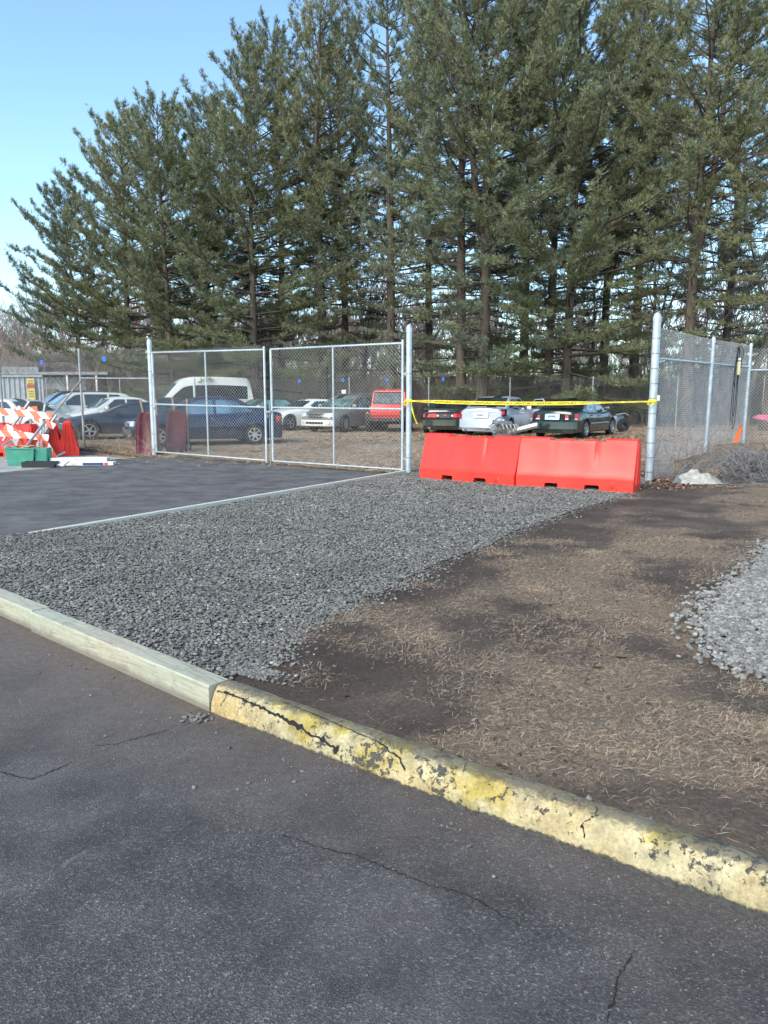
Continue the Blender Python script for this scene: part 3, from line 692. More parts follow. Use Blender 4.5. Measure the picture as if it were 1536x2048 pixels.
protos=[make_pine(11,'needle1',H=24.0,crown0=.19,Lmax=5.5,bare_low=.5,dens=.9,fork=.33),
        make_pine(23,'needle2',H=24.0,crown0=.12,Lmax=6.0,bare_low=.22,tw=5.2),
        make_pine(35,'needle3',H=24.0,crown0=.20,Lmax=4.9,bare_low=.6,dens=.9),
        make_pine(47,'needle1',H=19.0,crown0=.07,Lmax=6.8,bare_low=.0,dens=1.25,tw=6.2),
        make_pine(59,'needle2',H=16.0,crown0=.07,Lmax=5.6,bare_low=.0,dens=1.3,tw=6.6),
        make_pine(71,'needle3',H=17.5,crown0=.06,Lmax=6.2,bare_low=.0,dens=1.25,tw=6.2)]
PR=[list(p.children) for p in protos]
# image column, distance, kind, height scale, rotation, label
PINES=[(165,50,4,.90,0.4,'leftmost pine standing alone above the corrugated fence, lower boughs reaching out left'),
(262,49,5,1.04,2.0,'second pine from the left, its pointed top against open sky'),
(345,45,3,.93,1.1,'bushy mid green pine rising behind the left gate post'),
(425,50,4,1.22,3.7,'blue green pine above the white van front'),
(515,44,3,1.06,5.0,'broad pine above the gate leaves meeting point, full down to the fence'),
(565,50,1,1.00,4.1,'tall pine rising behind the parked white van rear'),
(648,44,2,1.02,0.2,'slender tall pine with pale bare trunk over the white coupe'),
(690,49,0,.98,2.6,'forked pine behind the brown wagon'),
(782,43,1,1.04,1.6,'tall pine with layered boughs behind the red off-roader'),
(858,50,2,1.03,5.5,'thin pine seen between the gate post and the thick double trunks'),
(921,39,1,1.0,0.9,'dark pine left of the thick reddish trunk, behind the black coupe'),
(962,38,0,1.05,3.4,'thickest pine with reddish trunk behind the silver sedan'),
(1045,47,2,1.06,4.6,'pine with thin dark trunk behind the silver sedan front door'),
(1092,41,1,.96,2.9,'dark pine above the rear window of the green sedan'),
(1128,39,3,1.16,1.9,'pine with low green boughs hanging behind the green sedan roof'),
(1205,46,0,1.0,5.9,'pine right of the green sedan roof with dark leaning trunks'),
(1262,43,2,1.04,1.3,'straight pine just left of the right steel gate post'),
(1372,36,0,.98,0.0,'pine with trunk forked halfway, above the right chain link fence'),
(1440,47,1,1.0,3.1,'pine showing between the forked pine and the right photo edge'),
(1535,33,2,.93,2.2,'rightmost pine, its trunk cut by the photo edge')]
used=set()
for i,(u,d,k,s,rz,lab) in enumerate(PINES):
    loc=(px(u,d),d,bigz(0,d)-.1)
    if k not in used: o=protos[k]; used.add(k)
    else:
        o=protos[k].copy(); COL.objects.link(o)
        for ch in PR[k]: c=ch.copy(); COL.objects.link(c); c.parent=o
    o.location=loc; o.rotation_euler=(0,0,rz); o.scale=(s*random.uniform(.95,1.06),s*random.uniform(.95,1.06),s)
    tag(o,lab,'pine tree','white pines in a row behind the car lot')
# ---- bare deciduous trees
def bare_segments(seed,H,depth=6,rmin=.012,spread=.55):
    rd=random.Random(seed); S0=[];S1=[];RA=[];RB=[];trunk=[]
    def grow(p,d,L,r,lev):
        n=3 if lev<3 else 2; 
        for i in range(n):
            d2=(d+Vector((rd.uniform(-1,1),rd.uniform(-1,1),rd.uniform(-.3,.6)))*.16).normalized(); q=p+d2*(L/n); r2=max(rmin*.6,r*(1-.22/n*(i+1)))
            S0.append(p[:]);S1.append(q[:]);RA.append(r);RB.append(r2); p=q;d=d2;r=r2
            if lev>0 and i<n-1 and rd.random()<.65 and lev<depth: side(p,d,L*.6,r*.6,lev+1)
        if lev<depth:
            for k in range(rd.choice((2,2,3))): side(p,d,L*rd.uniform(.62,.85),r*rd.uniform(.55,.75),lev+1)
    def side(p,d,L,r,lev):
        v=Vector((rd.uniform(-1,1),rd.uniform(-1,1),rd.uniform(-.2,.5)))
        d2=(d+v*spread).normalized(); grow(p,d2,L,max(r,rmin*.7),lev)
    grow(Vector((0,0,0)),Vector((0,0,1)),H*.30,H*.012,0)
    return np.array(S0),np.array(S1),np.array(RA),np.array(RB)
def make_bare(seed,H,mat='bark_grey',**kw):
    S0,S1,RA,RB=bare_segments(seed,H,**kw); root=empty('bare_tree')
    k=RA>H*.006
    v,f=segs_mesh(S0[k],S1[k],RA[k],RB[k],6); mesh_np('trunk',v,f,M[mat],root,smooth=True)
    v,f=segs_mesh(S0[~k],S1[~k],RA[~k],RB[~k],3); mesh_np('branches',v,f,M[mat],root)
    return root
bp=[make_bare(5,13),make_bare(9,12),make_bare(14,14)]
BARE=[(20,62,0,.8,0,'bare grey tree at the far left behind the corrugated fence'),(95,70,1,.9,1,'bare tree left of the leftmost pine, over the low grey roof'),
(430,53,2,1.35,2,'bare tree whose twigs show against the sky above the white van'),
(735,55,2,1.2,.5,'bare tree seen in the gap left of the tall layered pine'),(1010,53,1,1.2,3,'bare tree between the thick pine trunks and the green sedan'),
(1170,50,0,1.3,4,'bare tree with many twigs behind the green sedan front'),(1300,48,2,1.25,5,'bare tree behind the right steel gate post'),
(1420,42,0,1.15,2.2,'slim bare tree right of the forked pine'),(1490,40,1,1.45,.9,'tall bare tree near the right photo edge')]
ub=set(); BC=[list(p.children) for p in bp]
for u,d,k,s,rz,lab in BARE:
    if k not in ub: o=bp[k]; ub.add(k)
    else:
        o=bp[k].copy(); COL.objects.link(o)
        for ch in BC[k]: c=ch.copy(); COL.objects.link(c); c.parent=o
    o.location=(px(u,d),d,bigz(0,d)-.1); o.rotation_euler=(0,0,rz); o.scale=(s,s,s); tag(o,lab,'bare tree','bare leafless trees among the pines')
# ---- far leafless woods that read as one mass, and undergrowth
def far_woods():
    sv=[];sf=[];n0=0; lib=[bare_segments(s,H,depth=5,rmin=.034) for s,H in ((101,11),(102,13),(103,10))]
    rd=random.Random(3)
    for i in range(230):
        y=rd.uniform(56,120); x=rd.uniform(-.75,.72)*y; S0,S1,RA,RB=lib[i%3]; a=rd.uniform(0,6.28); s=rd.uniform(.75,1.25)*(1.0 if x>-25 else .75)
        Rm=np.array([[math.cos(a),-math.sin(a),0],[math.sin(a),math.cos(a),0],[0,0,1]])*s
        T=np.array([x,y,0]); v,f=segs_mesh(S0@Rm.T+T,S1@Rm.T+T,RA*s,RB*s,3); sv.append(v);sf.append(f+n0);n0+=len(v)
    return mesh_np('far_woods',np.concatenate(sv),np.concatenate(sf),M['wood_far'])
tag(far_woods(),kind='stuff')
def brush(name,n,xr,yr,hr,mat,r=.008,lean=.35,f=None):
    X=rng.uniform(*xr,n);Y=rng.uniform(*yr,n)
    if f is not None: k=f(X,Y);X=X[k];Y=Y[k];n=len(X)
    H=rng.uniform(*hr,n); p0=np.stack([X,Y,np.full(n,.1)],1); d=np.stack([rng.normal(0,lean,n),rng.normal(0,lean,n),np.ones(n)],1); 
    p1=p0+d*(H*.5)[:,None]; d2=d+rng.normal(0,.35,(n,3)); p2=p1+d2*(H*.5)[:,None]
    S0=[p0,p1];S1=[p1,p2];A=[np.full(n,r),np.full(n,r*.7)];B=[np.full(n,r*.7),np.full(n,r*.3)]
    for k in range(3):
        t=rng.uniform(.3,1,(n,1)); b=p0+(p1-p0)*t; e=b+(d+rng.normal(0,.8,(n,3)))*(H*rng.uniform(.2,.45,n))[:,None]; S0.append(b);S1.append(e);A.append(np.full(n,r*.6));B.append(np.full(n,r*.25))
    v,fa=segs_mesh(np.concatenate(S0),np.concatenate(S1),np.concatenate(A),np.concatenate(B),3); return tag(mesh_np(name,v,fa,mat),kind='stuff')
brush('undergrowth',26000,(-42,42),(44,62),(1.0,4.6),M['brush'],.014)
brush('bramble_thicket',9000,(-34,-8),(45,53),(.6,2.6),M['brush'],.014)
brush('fence_weeds',900,(4.7,10.5),(13.6,21.5),(.3,1.3),M['brush'],.0035,.45,lambda X,Y:np.abs((Y-13.93)-(X-4.94)*1.31-.1)<.75)
brush('roadside_weeds',500,(-9.4,-5.6),(18.8,22.5),(.15,.8),M['straw'],.004,.4,lambda X,Y:np.abs((Y-19.75)+(X+6.03)*.8-.15)<.35)
# ================================================================ FENCES
def chain(A,B,z0,z1,mat,name,parent,du=.042,r=.0032,sides=3,org=None):
    """woven mesh between plan points A,B ; z0,z1 functions of t"""
    A=np.array(A[:2],float);B=np.array(B[:2],float);L=np.linalg.norm(B-A);nu=int(L/du)
    b0=z0(0);h=z1(0)-z0(0); nv=int(h/du)
    k=np.arange(nu)[:,None];j=np.arange(nv+1)[None,:]
    U=(k+((j+k)%2))*du; W=np.repeat(j*du,nu,0).astype(float)
    t=U/L; xy=A[None,None]+(B-A)[None,None]*t[...,None]; 
    zb=np.interp(t.ravel(),[0,.5,1],[z0(0),z0(.5),z0(1)]).reshape(t.shape)
    n=(B-A)/L; nn=np.array([-n[1],n[0]]); wob=.0022*np.where((j+k)%2==0,1,-1)
    bag=.012*np.sin(U*1.7)*np.sin(W*1.9)
    xy=xy+nn[None,None]*(wob+bag)[...,None]
    P=np.concatenate([xy,(zb+W)[...,None]],2)
    if org is not None: P=P-np.array(org)[None,None]
    p0=P[:,:-1].reshape(-1,3);p1=P[:,1:].reshape(-1,3); rr=np.full(len(p0),r)
    v,f=segs_mesh(p0,p1,rr,rr,sides); return mesh_np(name,v,f,mat,parent)
def post(mb,p,r,h,cap=True,z0=0):
    prof=[(r,z0),(r,h)]; mb.lathe(prof,16,o=p)
    if cap: mb.lathe([(r*1.12,h-.05),(r*1.15,h),(r*1.05,h+.03),(r*.8,h+.065),(r*.4,h+.085),(.0,h+.09)],16,o=p)
def bands(parent,p,r,zs,mat,org):
    for z in zs:
        mb=MB(); mb.lathe([(r+.001,z-.018),(r+.006,z-.018),(r+.006,z+.018),(r+.001,z+.018)],14,o=(p[0]-org[0],p[1]-org[1],0)); mb.build('band',mat,parent)
Gl=Vector((-6.03,19.70,0)); Gr=Vector((.43,15.50,0)); Pm=Vector((.505,15.42,0)); Pr=Vector((4.94,13.93,0))
Gm=Gl.lerp(Gr,.515)
def gzp(p): return gz(p.x,p.y)
# tall steel posts
def tall_post(p,r,h,label,tie=(0.3,1.0,1.7)):
    o=empty('steel_post',(p.x,p.y,gzp(p)),0,label,'post','round galvanised gate posts'); mb=MB(); mb.lathe([(r,-.05),(r,h-.03)],20); mb.build('pole',M['galv'],o,smooth=40)
    mb=MB(); mb.lathe([(r+.004,h-.09),(r+.005,h-.03),(r+.001,h),(r*.75,h+.045),(r*.35,h+.068),(0,h+.072)],20); mb.build('dome_cap',M['galv'],o,smooth=50)
    for z in tie:
        mb=MB(); mb.lathe([(r+.0005,z-.012),(r+.004,z-.012),(r+.004,z+.012),(r+.0005,z+.012)],18); mb.build('tie_band',M['galv_old'],o,smooth=30)
    return o
tall_post(Pm,.057,2.95,'tall galvanised post at the right end of the gates, caution tape starting on it',(.35,2.05))
pr=tall_post(Pr,.070,3.02,'thick galvanised post right of the orange red barriers, caution tape ending on it',tuple(.2+.27*i for i in range(10)))
tall_post(Gl,.060,2.92,'galvanised hinge post at the left end of the gates beside the maroon barrow tray',(.15,.55,1.3,2.15,2.6))
# gate leaves
def leaf(A,B,label,brace,gap=.03):
    d=(B-A).normalized(); L=(B-A).length; org=(A.x,A.y,0); o=empty('gate_leaf',org,math.atan2(d.y,d.x),label,'gate','pair of chain link gate leaves')
    za=gzp(A)+.09; zb=gzp(B)+.09; 
    if B is Gr or (B-Gr).length<.3: pass
    h0=za; H0=2.66+.06*(1 if A is Gl else 0); H1=2.66
    Zt=lambda x:H0+(H1-H0)*x/L; Zb=lambda x:za+(zb-za)*x/L
    fr=MB(); r=.022
    x0,x1=.09,L-.06
    fr.tube([(x0,0,Zb(x0)),(x0,0,Zt(x0))],r+.006,10); fr.tube([(x1,0,Zb(x1)-.05),(x1,0,Zt(x1)+.07)],r+.006,10)
    fr.tube([(x0,0,Zt(x0)),(x1,0,Zt(x1))],r,10); fr.tube([(x0,0,Zb(x0)),(x1,0,Zb(x1))],r,10)
    fr.build('gate_frame',M['galv'],o,smooth=50)
    b=MB(); xm=(x0+x1)/2+brace; b.tube([(xm,0,Zb(xm)+.02),(xm,0,Zt(xm)-.02)],r*.9,10); b.build('upright_brace',M['galv'],o,smooth=50)
    b=MB(); zm=lambda x:Zb(x)+(Zt(x)-Zb(x))*.485; b.tube([(x0,0,zm(x0)),(x1,0,zm(x1))],r*.95,10); b.build('middle_rail',M['galv'],o,smooth=50)
    c=chain((x0,-.024),(x1,-.024),lambda t:za-.02,lambda t:Zt(0)+.05,M['wire'],'wire_mesh',o,du=.042,r=.0024)
    return o
l1=leaf(Gl,Gm,'left gate leaf hinged on the post beside the maroon barrow tray',0)
l2=leaf(Gm+(Gr-Gm).normalized()*.05,Gr,'right gate leaf ending at the tall post next to the barriers',0)
# latch, hinges
def hinge(parent,x,z,r=.035):
    mb=MB(); mb.lathe([(.020,z-.035),(r+.012,z-.035),(r+.012,z+.035),(.020,z+.035)],12,o=(x,0,0)); mb.box((x-.05,0,z),(.09,.03,.03)); mb.build('hinge',M['galv_old'],parent,smooth=30)
for z in (.35,1.3,2.15): hinge(l1,.09,z)
LL=(Gr-Gm).length-.05
for z in (.32,2.05): hinge(l2,LL-.06+.1,z); 
mb=MB(); mb.tube([(.06,-.05,.02),(.06,-.05,1.5)],.010,8); mb.box((.03,-.05,1.25),(.16,.05,.05)); mb.build('drop_latch',M['galv_old'],l2,smooth=30)
mb=MB(); mb.tube([(.02+.05*math.sin(a*.9),-.06+.02*math.cos(a*1.3),1.18+.07*math.cos(a)) for a in [i*.5 for i in range(12)]],.008,6); mb.build('latch_chain',M['galv_old'],l2,smooth=60)
# fences
def fence(name,A,B,n,h,label,grp=None,post_r=.03,mat='wire_old',pm='galv_old',rail=None,top=False,du=.042,r=.003,ends=(True,True),sides=3,zoff=0,lean=0,toprail=False):
    o=empty(name,(A.x,A.y,0),0,label,'fence',grp); d=B-A
    Z=lambda t:gz(A.x+d.x*t,A.y+d.y*t)+zoff
    for i in range(n+1):
        if (i==0 and not ends[0]) or (i==n and not ends[1]): continue
        t=i/n; mb=MB(); mb.tube([(d.x*t,d.y*t,Z(t)-.05),(d.x*t+lean,d.y*t,Z(t)+h-.02)],post_r,10); mb.lathe([(post_r*1.15,h-.05),(post_r*1.2,h),(post_r*.7,h+.035),(0,h+.045)],10,o=(d.x*t+lean,d.y*t,Z(t))); mb.build('fence_post',M[pm],o,smooth=50)
    for (t0,t1,z_) in (rail or []):
        mb=MB(); mb.tube([(d.x*t0,d.y*t0,Z(t0)+z_),(d.x*t1,d.y*t1,Z(t1)+z_)],.021,8); mb.build('rail',M[pm],o,smooth=50)
    chain((0,0),(d.x,d.y),lambda t:Z(t)+.02,lambda t:Z(t)+h,M[mat],'wire_mesh',o,du=du,r=r,sides=sides)
    return o
dl=Vector((-2.70,2.2,0)); A=Gl+Vector((-.07,.06,0)); 
fence('chain_link_fence',A,Gl+dl*1,1,2.78,'rusty grey chain link fence panel left of the gates, with a rail across it',None,.034,ends=(False,True),rail=[(0,1,1.98)],r=.0023)
fence('chain_link_fence',Gl+dl*1+Vector((-.04,.03,0)),Gl+dl*2.45,1,2.72,'far left chain link fence panel running behind the striped barricades',None,.04,ends=(False,True),r=.0023)
fence('chain_link_fence',Gl+dl*2.47,Gl+dl*4.4,1,2.70,'last chain link panel at the left edge in front of the corrugated fence',None,.04,ends=(False,True),r=.0023)
Pc=Vector((9.55,20.0,0)); A=Pr+Vector((.06,.08,0))
fence('chain_link_fence',A,Pc,2,2.85,'tall chain link fence running back from the thick right post, dark cord hung on it',None,.038,mat='wire',pm='galv',ends=(False,True),rail=[(0,1,2.28)],r=.0030,lean=.03)
fence('chain_link_fence',Pc+Vector((.05,-.02,0)),Vector((14.5,19.0,0)),1,2.75,'chain link fence turning right at the corner post, at the right photo edge',None,.038,mat='wire',pm='galv',ends=(False,True),rail=[(0,1,2.2)],r=.0030)
# far boundary of the lot
FA=Vector((-24,38,0));FB=Vector((17,34,0))
fence('chain_link_fence',FA,FB,11,2.3,'long weathered chain link fence at the back of the lot, in front of the pines','back boundary fence' if False else None,.028,mat='wire_old',ends=(True,True),rail=[],du=.075,r=.0017,sides=3)
fence('chain_link_fence',FB+Vector((.05,-.02,0)),Vector((14.2,19.2,0)),4,2.3,'weathered chain link fence closing the right side of the lot',None,.028,ends=(False,True),du=.075,r=.0019,rail=[])
# leaning brace pole at the left fence and a loose wire
p=Gl+dl; mb=MB(); mb.tube([(p.x,p.y-.05,gzp(p)+1.88),(p.x-1.75,p.y+.95,gzp(p)+.35)],.022,8); o=mb.build('brace_pole',M['galv_old'],smooth=50)
tag(o,'slanting steel brace pole leaning against the fence post left of the gates','pole')
# blue reflector squares hung on fences
def square(u,v,d,s,label):
    x=px(u,d); z=EYE+math.tan(math.atan((1024-v)/F)-R(PITCH))*d
    mb=MB(); mb.box((0,0,0),(s,.012,s*1.25)); mb.box((0,-.009,s*.1),(s*.62,.006,s*.5)); mb.tube([(0,0,s*.62),(0,0,s*.78)],.006,6)
    o=mb.build('blue_tag',M['blue'],bevel=.002); o.location=(x,d,z); tag(o,label,'tag','blue plastic squares hung on the fences')
square(218,718,20.85,.10,'blue square hung on the rusty panel left of the gates')
square(94,725,23.6,.11,'blue square hung on the far left fence panel, above the yellow sign')
for u,v,lab in ((600,762,'blue square on the back fence, left of the white coupe roof'),(687,760,'blue square on the back fence, above the brown wagon bonnet'),(774,760,'blue square on the back fence, above the red off-roader'),(885,758,'blue square on the back fence, right of the tall gate post')):
    d=FA.y+(FB.y-FA.y)*((px(u,36)-FA.x)/(FB.x-FA.x))-.06; square(u,v,d,.12,lab)
# small white notice behind the brown wagon
d=35.7; mb=MB(); mb.box((0,0,0),(.20,.012,.20)); o=mb.build('notice',M['white'],bevel=.002); o.location=(px(688,d),d,EYE+math.tan(math.atan((1024-784)/F)-R(PITCH))*d); tag(o,'small white square notice on the back fence above the brown wagon roof','sign')
# corrugated fence, sign, shed
def corr():
    x0,x1=px(-60,30.5),px(93,30.5); mb=MB(); n=120; rows=[[],[],[],[]]
    for i in range(n+1):
        x=x0+(x1-x0)*i/n; ph=(i%8); y=30.5+(0 if ph in(0,1,2) else .05 if ph in(4,5,6) else .025)
        rows[0].append((x,y,.1));rows[1].append((x,y,2.42));rows[2].append((x,y+.02,2.42));rows[3].append((x,y+.02,.1))
    mb.grid(rows); return mb.build('corrugated_panel',M['corr'])
root=empty('corrugated_fence',(0,0,0),0,'grey corrugated metal fence at the far left behind the parked cars','fence')
c=corr(); c.parent=root
mb=MB(); mb.box(((px(-60,30.5)+px(93,30.5))/2,30.46,2.44),(px(93,30.5)-px(-60,30.5),.08,.06)); mb.build('top_rail',M['corr'],root)
s=empty('warning_sign',(px(67,30.38),30.42,1.92),0,'tall faded yellow warning sign with a dark red band on the corrugated fence','sign')
mb=MB(); mb.box((0,0,0),(.30,.012,.84)); mb.build('sign_board',M['sign_y'],s,bevel=.003)
mb=MB(); mb.box((0,-.008,.12),(.30,.004,.16)); mb.build('red_band',M['sign_r'],s)
mb=MB()
for r_,z in ((4,.33),(5,.24),(5,-.08),(4,-.18),(5,-.28)):
    for i in range(r_): mb.box((-.11+.22*(i+.5)/r_,-.008,z),(.22/r_*.6,.004,.05))
    mb.build('faded_print',M['sign_ink'],s); mb=MB()
sh=empty('shed',(px(60,44),45,0),0,'low pale shed with grey flat roof behind the corrugated fence','building')
mb=MB(); mb.box((0,2,1.4),(6,4,2.8)); mb.build('wall',M['wallpaint'],sh)
mb=MB(); mb.box((.4,1.8,3.0),(8.4,5.2,.16)); mb.box((-1.5,1.5,3.25),(3,2,.35)); mb.build('roof',M['roofing'],sh)
for x in (-1.8,.9):
    mb=MB(); mb.box((x,-.03,1.7),(.9,.06,.8)); w=mb.build('window',M['glass'],sh); 
mb=MB(); mb.box((3.9,-.7,1.5),(.1,.1,2.9)); mb.box((2.2,-.7,1.5),(.1,.1,2.9)); mb.build('porch_post',M['white'],sh)
h=empty('house',(-44,108,0),R(12),'distant pale house beyond the bare trees at the far left','building')
mb=MB(); mb.box((0,0,2.5),(16,8,5)); mb.build('wall',M['wallpaint'],h)
mb=MB(); mb.add([(-8.4,-4.4,5),(8.4,-4.4,5),(8.4,4.4,5),(-8.4,4.4,5),(-8.4,0,7.4),(8.4,0,7.4)],[(0,1,5,4),(2,3,4,5),(0,4,3),(1,2,5),(0,3,2,1)]); mb.build('roof',M['roofing'],h)
for x in (-5,-1.5,2,5.5): mb=MB(); mb.box((x,-4.03,2.6),(1.3,.08,1.4)); mb.build('window',M['glass'],h)
# ================================================================ CARS
def interp(pts,x):
    return float(np.interp(x,[p[0] for p in pts],[p[1] for p in pts]))
def smooth_pts(pts,n=60,k=2):
    xs=np.linspace(pts[0][0],pts[-1][0],n); ys=np.interp(xs,[p[0] for p in pts],[p[1] for p in pts])
    for _ in range(k): 
        y2=ys.copy(); y2[1:-1]=(ys[:-2]+2*ys[1:-1]+ys[2:])/4; ys=y2
    return list(zip(xs,ys))
def wheel(parent,x,y,r,w,steer=0,rim='rim',spokes=5):
    side=1 if y>0 else -1
    Mx=Matrix.Rotation(steer,3,'Z')@Matrix.Rotation(R(-90*side),3,'X')
    mb=MB(); mb.lathe([(r*.60,-w/2),(r*.90,-w/2),(r*.98,-w*.36),(r,-w*.2),(r,w*.2),(r*.98,w*.36),(r*.90,w/2),(r*.64,w/2),(r*.62,w*.3),(r*.60,-w/2)],28,M=Mx,o=(x,y,r))
    wh=mb.build('wheel',M['rubber'],parent,smooth=40)
    mb=MB(); mb.lathe([(r*.66,w*.50),(r*.64,w*.52),(r*.60,w*.50),(r*.58,w*.2)],28,M=Mx,o=(x,y,r)); mb.lathe([(0,w*.46),(r*.12,w*.46),(r*.15,w*.40)],14,M=Mx,o=(x,y,r))
    for k in range(spokes):
        a=2*math.pi*k/spokes+.3; c,s=math.cos(a),math.sin(a); t=Vector((-s,c,0))
        p=[]
        for rr,hw,zz in ((r*.08,r*.085,w*.44),(r*.62,r*.06,w*.47)):
            b=Vector((c*rr,s*rr,0)); p+= [b+t*hw+Vector((0,0,zz)),b-t*hw+Vector((0,0,zz))]
        vs=[Mx@q+Vector((x,y,r)) for q in p]+[Mx@(q-Vector((0,0,w*.12)))+Vector((x,y,r)) for q in p]
        mb.add(vs,[(0,1,3,2),(4,6,7,5),(0,2,6,4),(1,5,7,3)])
    mb.build('rim',M[rim],wh,smooth=35)
    mb=MB(); mb.lathe([(0,w*.12),(r*.60,w*.12)],20,M=Mx,o=(x,y,r)); mb.build('brake_disc',M['dark'],wh)
    return wh
def car(name,label,cat,loc,head,P,pm,group='cars parked in the lot'):
    """head: heading of the car's front, radians, measured from +X"""
    L,W,H=P['L'],P['W'],P['H']; r=P.get('r',.32); xa,xb=P['xf'],P['xr']   # axle positions
    x0,x1=-L/2,L/2; hw=W/2; bot=P.get('bot',.19)
    root=empty(name,loc,head,label,cat,group)
    sh=smooth_pts(P['sh'],90,3); gh=smooth_pts(P['gh'],70,2)
    def planw(x):
        u=abs(x)/(L/2); k=P.get('taper',.13); return hw*(1-k*max(0,(u-.55)/.45)**2.2)
    bulge=P.get('bulge',.16)
    def warp(x,y):
        u=abs(x)/(L/2); return x-math.copysign(bulge*(y/hw)**2*u**6,x)
    def belt(x): return interp(sh,x)
    # ---- lower body
    xs=sorted(set([round(x0+L*i/44,3) for i in range(45)]+[round(xw+s*(r+.07)*c,3) for xw in (xa,xb) for s in (-1,1) for c in (1.0,.985,.9,.75,.5,.25,0)]+[round(x0+.03,3),round(x1-.03,3)]))
    R_=r+.055; rows=[]
    for x in xs:
        zt=belt(x); w=planw(x); zb=bot
        e=0
        if x<=x0+.001 or x>=x1-.001: zt-=.06; w*=.96; zb+=.08; e=1
        az=0
        for xw in (xa,xb):
            if abs(x-xw)<R_: az=max(az,r+math.sqrt(R_*R_-(x-xw)**2))
        zm=zb+(zt-zb)*.62
        half=[(0,zt+.03),(w*.45,zt+.025),(w*.78,zt+.004),(w*.92,zt-.03),(w*.975,zt-.085),(w*.995,zm+.02),(w,zm-.06),(w*.99,zb+.16),(w*.965,zb+.03),(w*.90,zb)]
        hh=[]
        for i,(yy,zz) in enumerate(half):
            if az and i>=4: zz=max(zz,min(az,zt-.09))
            hh.append((yy,zz))
        inner=(w*.55,max(zb,az-.02) if az else zb)
        hh.append(inner)
        full=[(warp(x,y),y,z) for y,z in hh]+[(warp(x,y),-y,z) for y,z in hh[::-1][:-1]]
        rows.append(full)
    mb=MB(); mb.grid(rows,close=True); n=len(rows[0])
    mb.add(rows[0],[tuple(range(n))]); mb.add(rows[-1],[tuple(range(n))])
    body=mb.build('body',pm,root,smooth=42)
    # near-black box added inside the hollow body so wheel wells look shaded
    mb=MB(); mb.box((0,0,bot+.14),(L*.93,W*.70,.26)); mb.build('underside_fill',M['dark'],root)
    # ---- greenhouse shell (roof and pillars)
    wb=P.get('wb',.90); wr=P.get('wr',.70); gx0,gx1=gh[0][0],gh[-1][0]
    def ghw(x,z):
        b=belt(x)-.02; t=min(1,max(0,(z-b)/(H-b))); 
        return hw*(wb+(wr-wb)*t**1.15)
    rows=[]
    for i in range(31):
        x=gx0+(gx1-gx0)*i/30; zr=interp(gh,x); b=belt(x)-.03; zr=max(zr,b+.012); row=[]
        ytop=ghw(x,zr); edge=min(.055,(zr-b)*.6)
        pts=[(0,zr+.018*min(1,(zr-b)*3)),(ytop*.5,zr+.012*min(1,(zr-b)*3)),(ytop*.86,zr-.006),(ghw(x,zr-edge*.35)*.985,zr-edge*.35),(ghw(x,zr-edge),zr-edge),(ghw(x,(zr-edge+b)/2),(zr-edge+b)/2),(ghw(x,b),b)]
        rows.append([(x,y,z) for y,z in pts]+[(x,-y,z) for y,z in pts[::-1][:-1]])
    mb=MB(); mb.grid(rows); mb.build('roof',P.get('roofmat',pm),root,smooth=50)
    # ---- side windows
    fa,fb,ra,rb=P['win']   # (x,z) corners: front-bottom, front-top, rear-top, rear-bottom
    splits=P.get('pillars',[0]); pw=.045
    def topz(x): return min(interp(gh,x)-P.get('wtop',.085),H-.10)
    xsb=[rb]+splits+[fa]
    def lim(x,lo):   # sloping end pillars
        return x
    for s in (-1,1):
        for k in range(len(xsb)-1):
            a,b=xsb[k],xsb[k+1]; a_=a+(pw if k>0 else 0); b_=b-(pw if k<len(xsb)-2 else 0)
            m=12; rw=[[],[],[]]
            for i in range(m+1):
                f=i/m
                # bottom x and top x differ where the end pillars slope
                xb_=a_+(b_-a_)*f
                at_=(ra if k==0 else a_); bt_=(fb if k==len(xsb)-2 else b_)
                xt_=at_+(bt_-at_)*f
                zb_=belt(xb_)+.035; zt_=max(topz(xt_),zb_+.02)
                for q,g in enumerate((0,.5,1)):
                    xx=xb_+(xt_-xb_)*g; zz=zb_+(zt_-zb_)*g; rw[q].append((xx,s*(ghw(xx,zz)+.007),zz))
            mb=MB(); mb.grid(rw); mb.build('side_window',P.get('sglass',M['glass']),root,smooth=60)
    # ---- windscreen and rear glass laid on the shell
    for nm,(xa_,xb_) in (('windscreen',P['ws']),('rear_window',P['rw'])):
        if xa_ is None: continue
        rw=[]
        for i in range(9):
            x=xa_+(xb_-xa_)*i/8; z=interp(gh,x)+.014; sl=(interp(gh,x+.05)-interp(gh,x-.05))/.1; nx=-sl/math.hypot(sl,1);nz=1/math.hypot(sl,1)
            row=[]
            for j in range(-4,5):
                yy=j/4; wv=ghw(x,z-.02)*.90; row.append((x+nx*.012,yy*wv,z+nz*.010-.016*abs(yy)**3))
            rw.append(row)
        mb=MB(); mb.grid(rw); mb.build(nm,P.get('wglass',M['glass']) if nm=='windscreen' else M['glass'],root,smooth=60)
    # ---- wheels, door lines, handles, mirrors
    for xw in (xa,xb):
        for s in (-1,1): wheel(root,xw,s*(planw(xw)-.10),r,.20,R(P.get('steer',0)) if xw==xa else 0,P.get('rimmat','rim'),P.get('spokes',5))
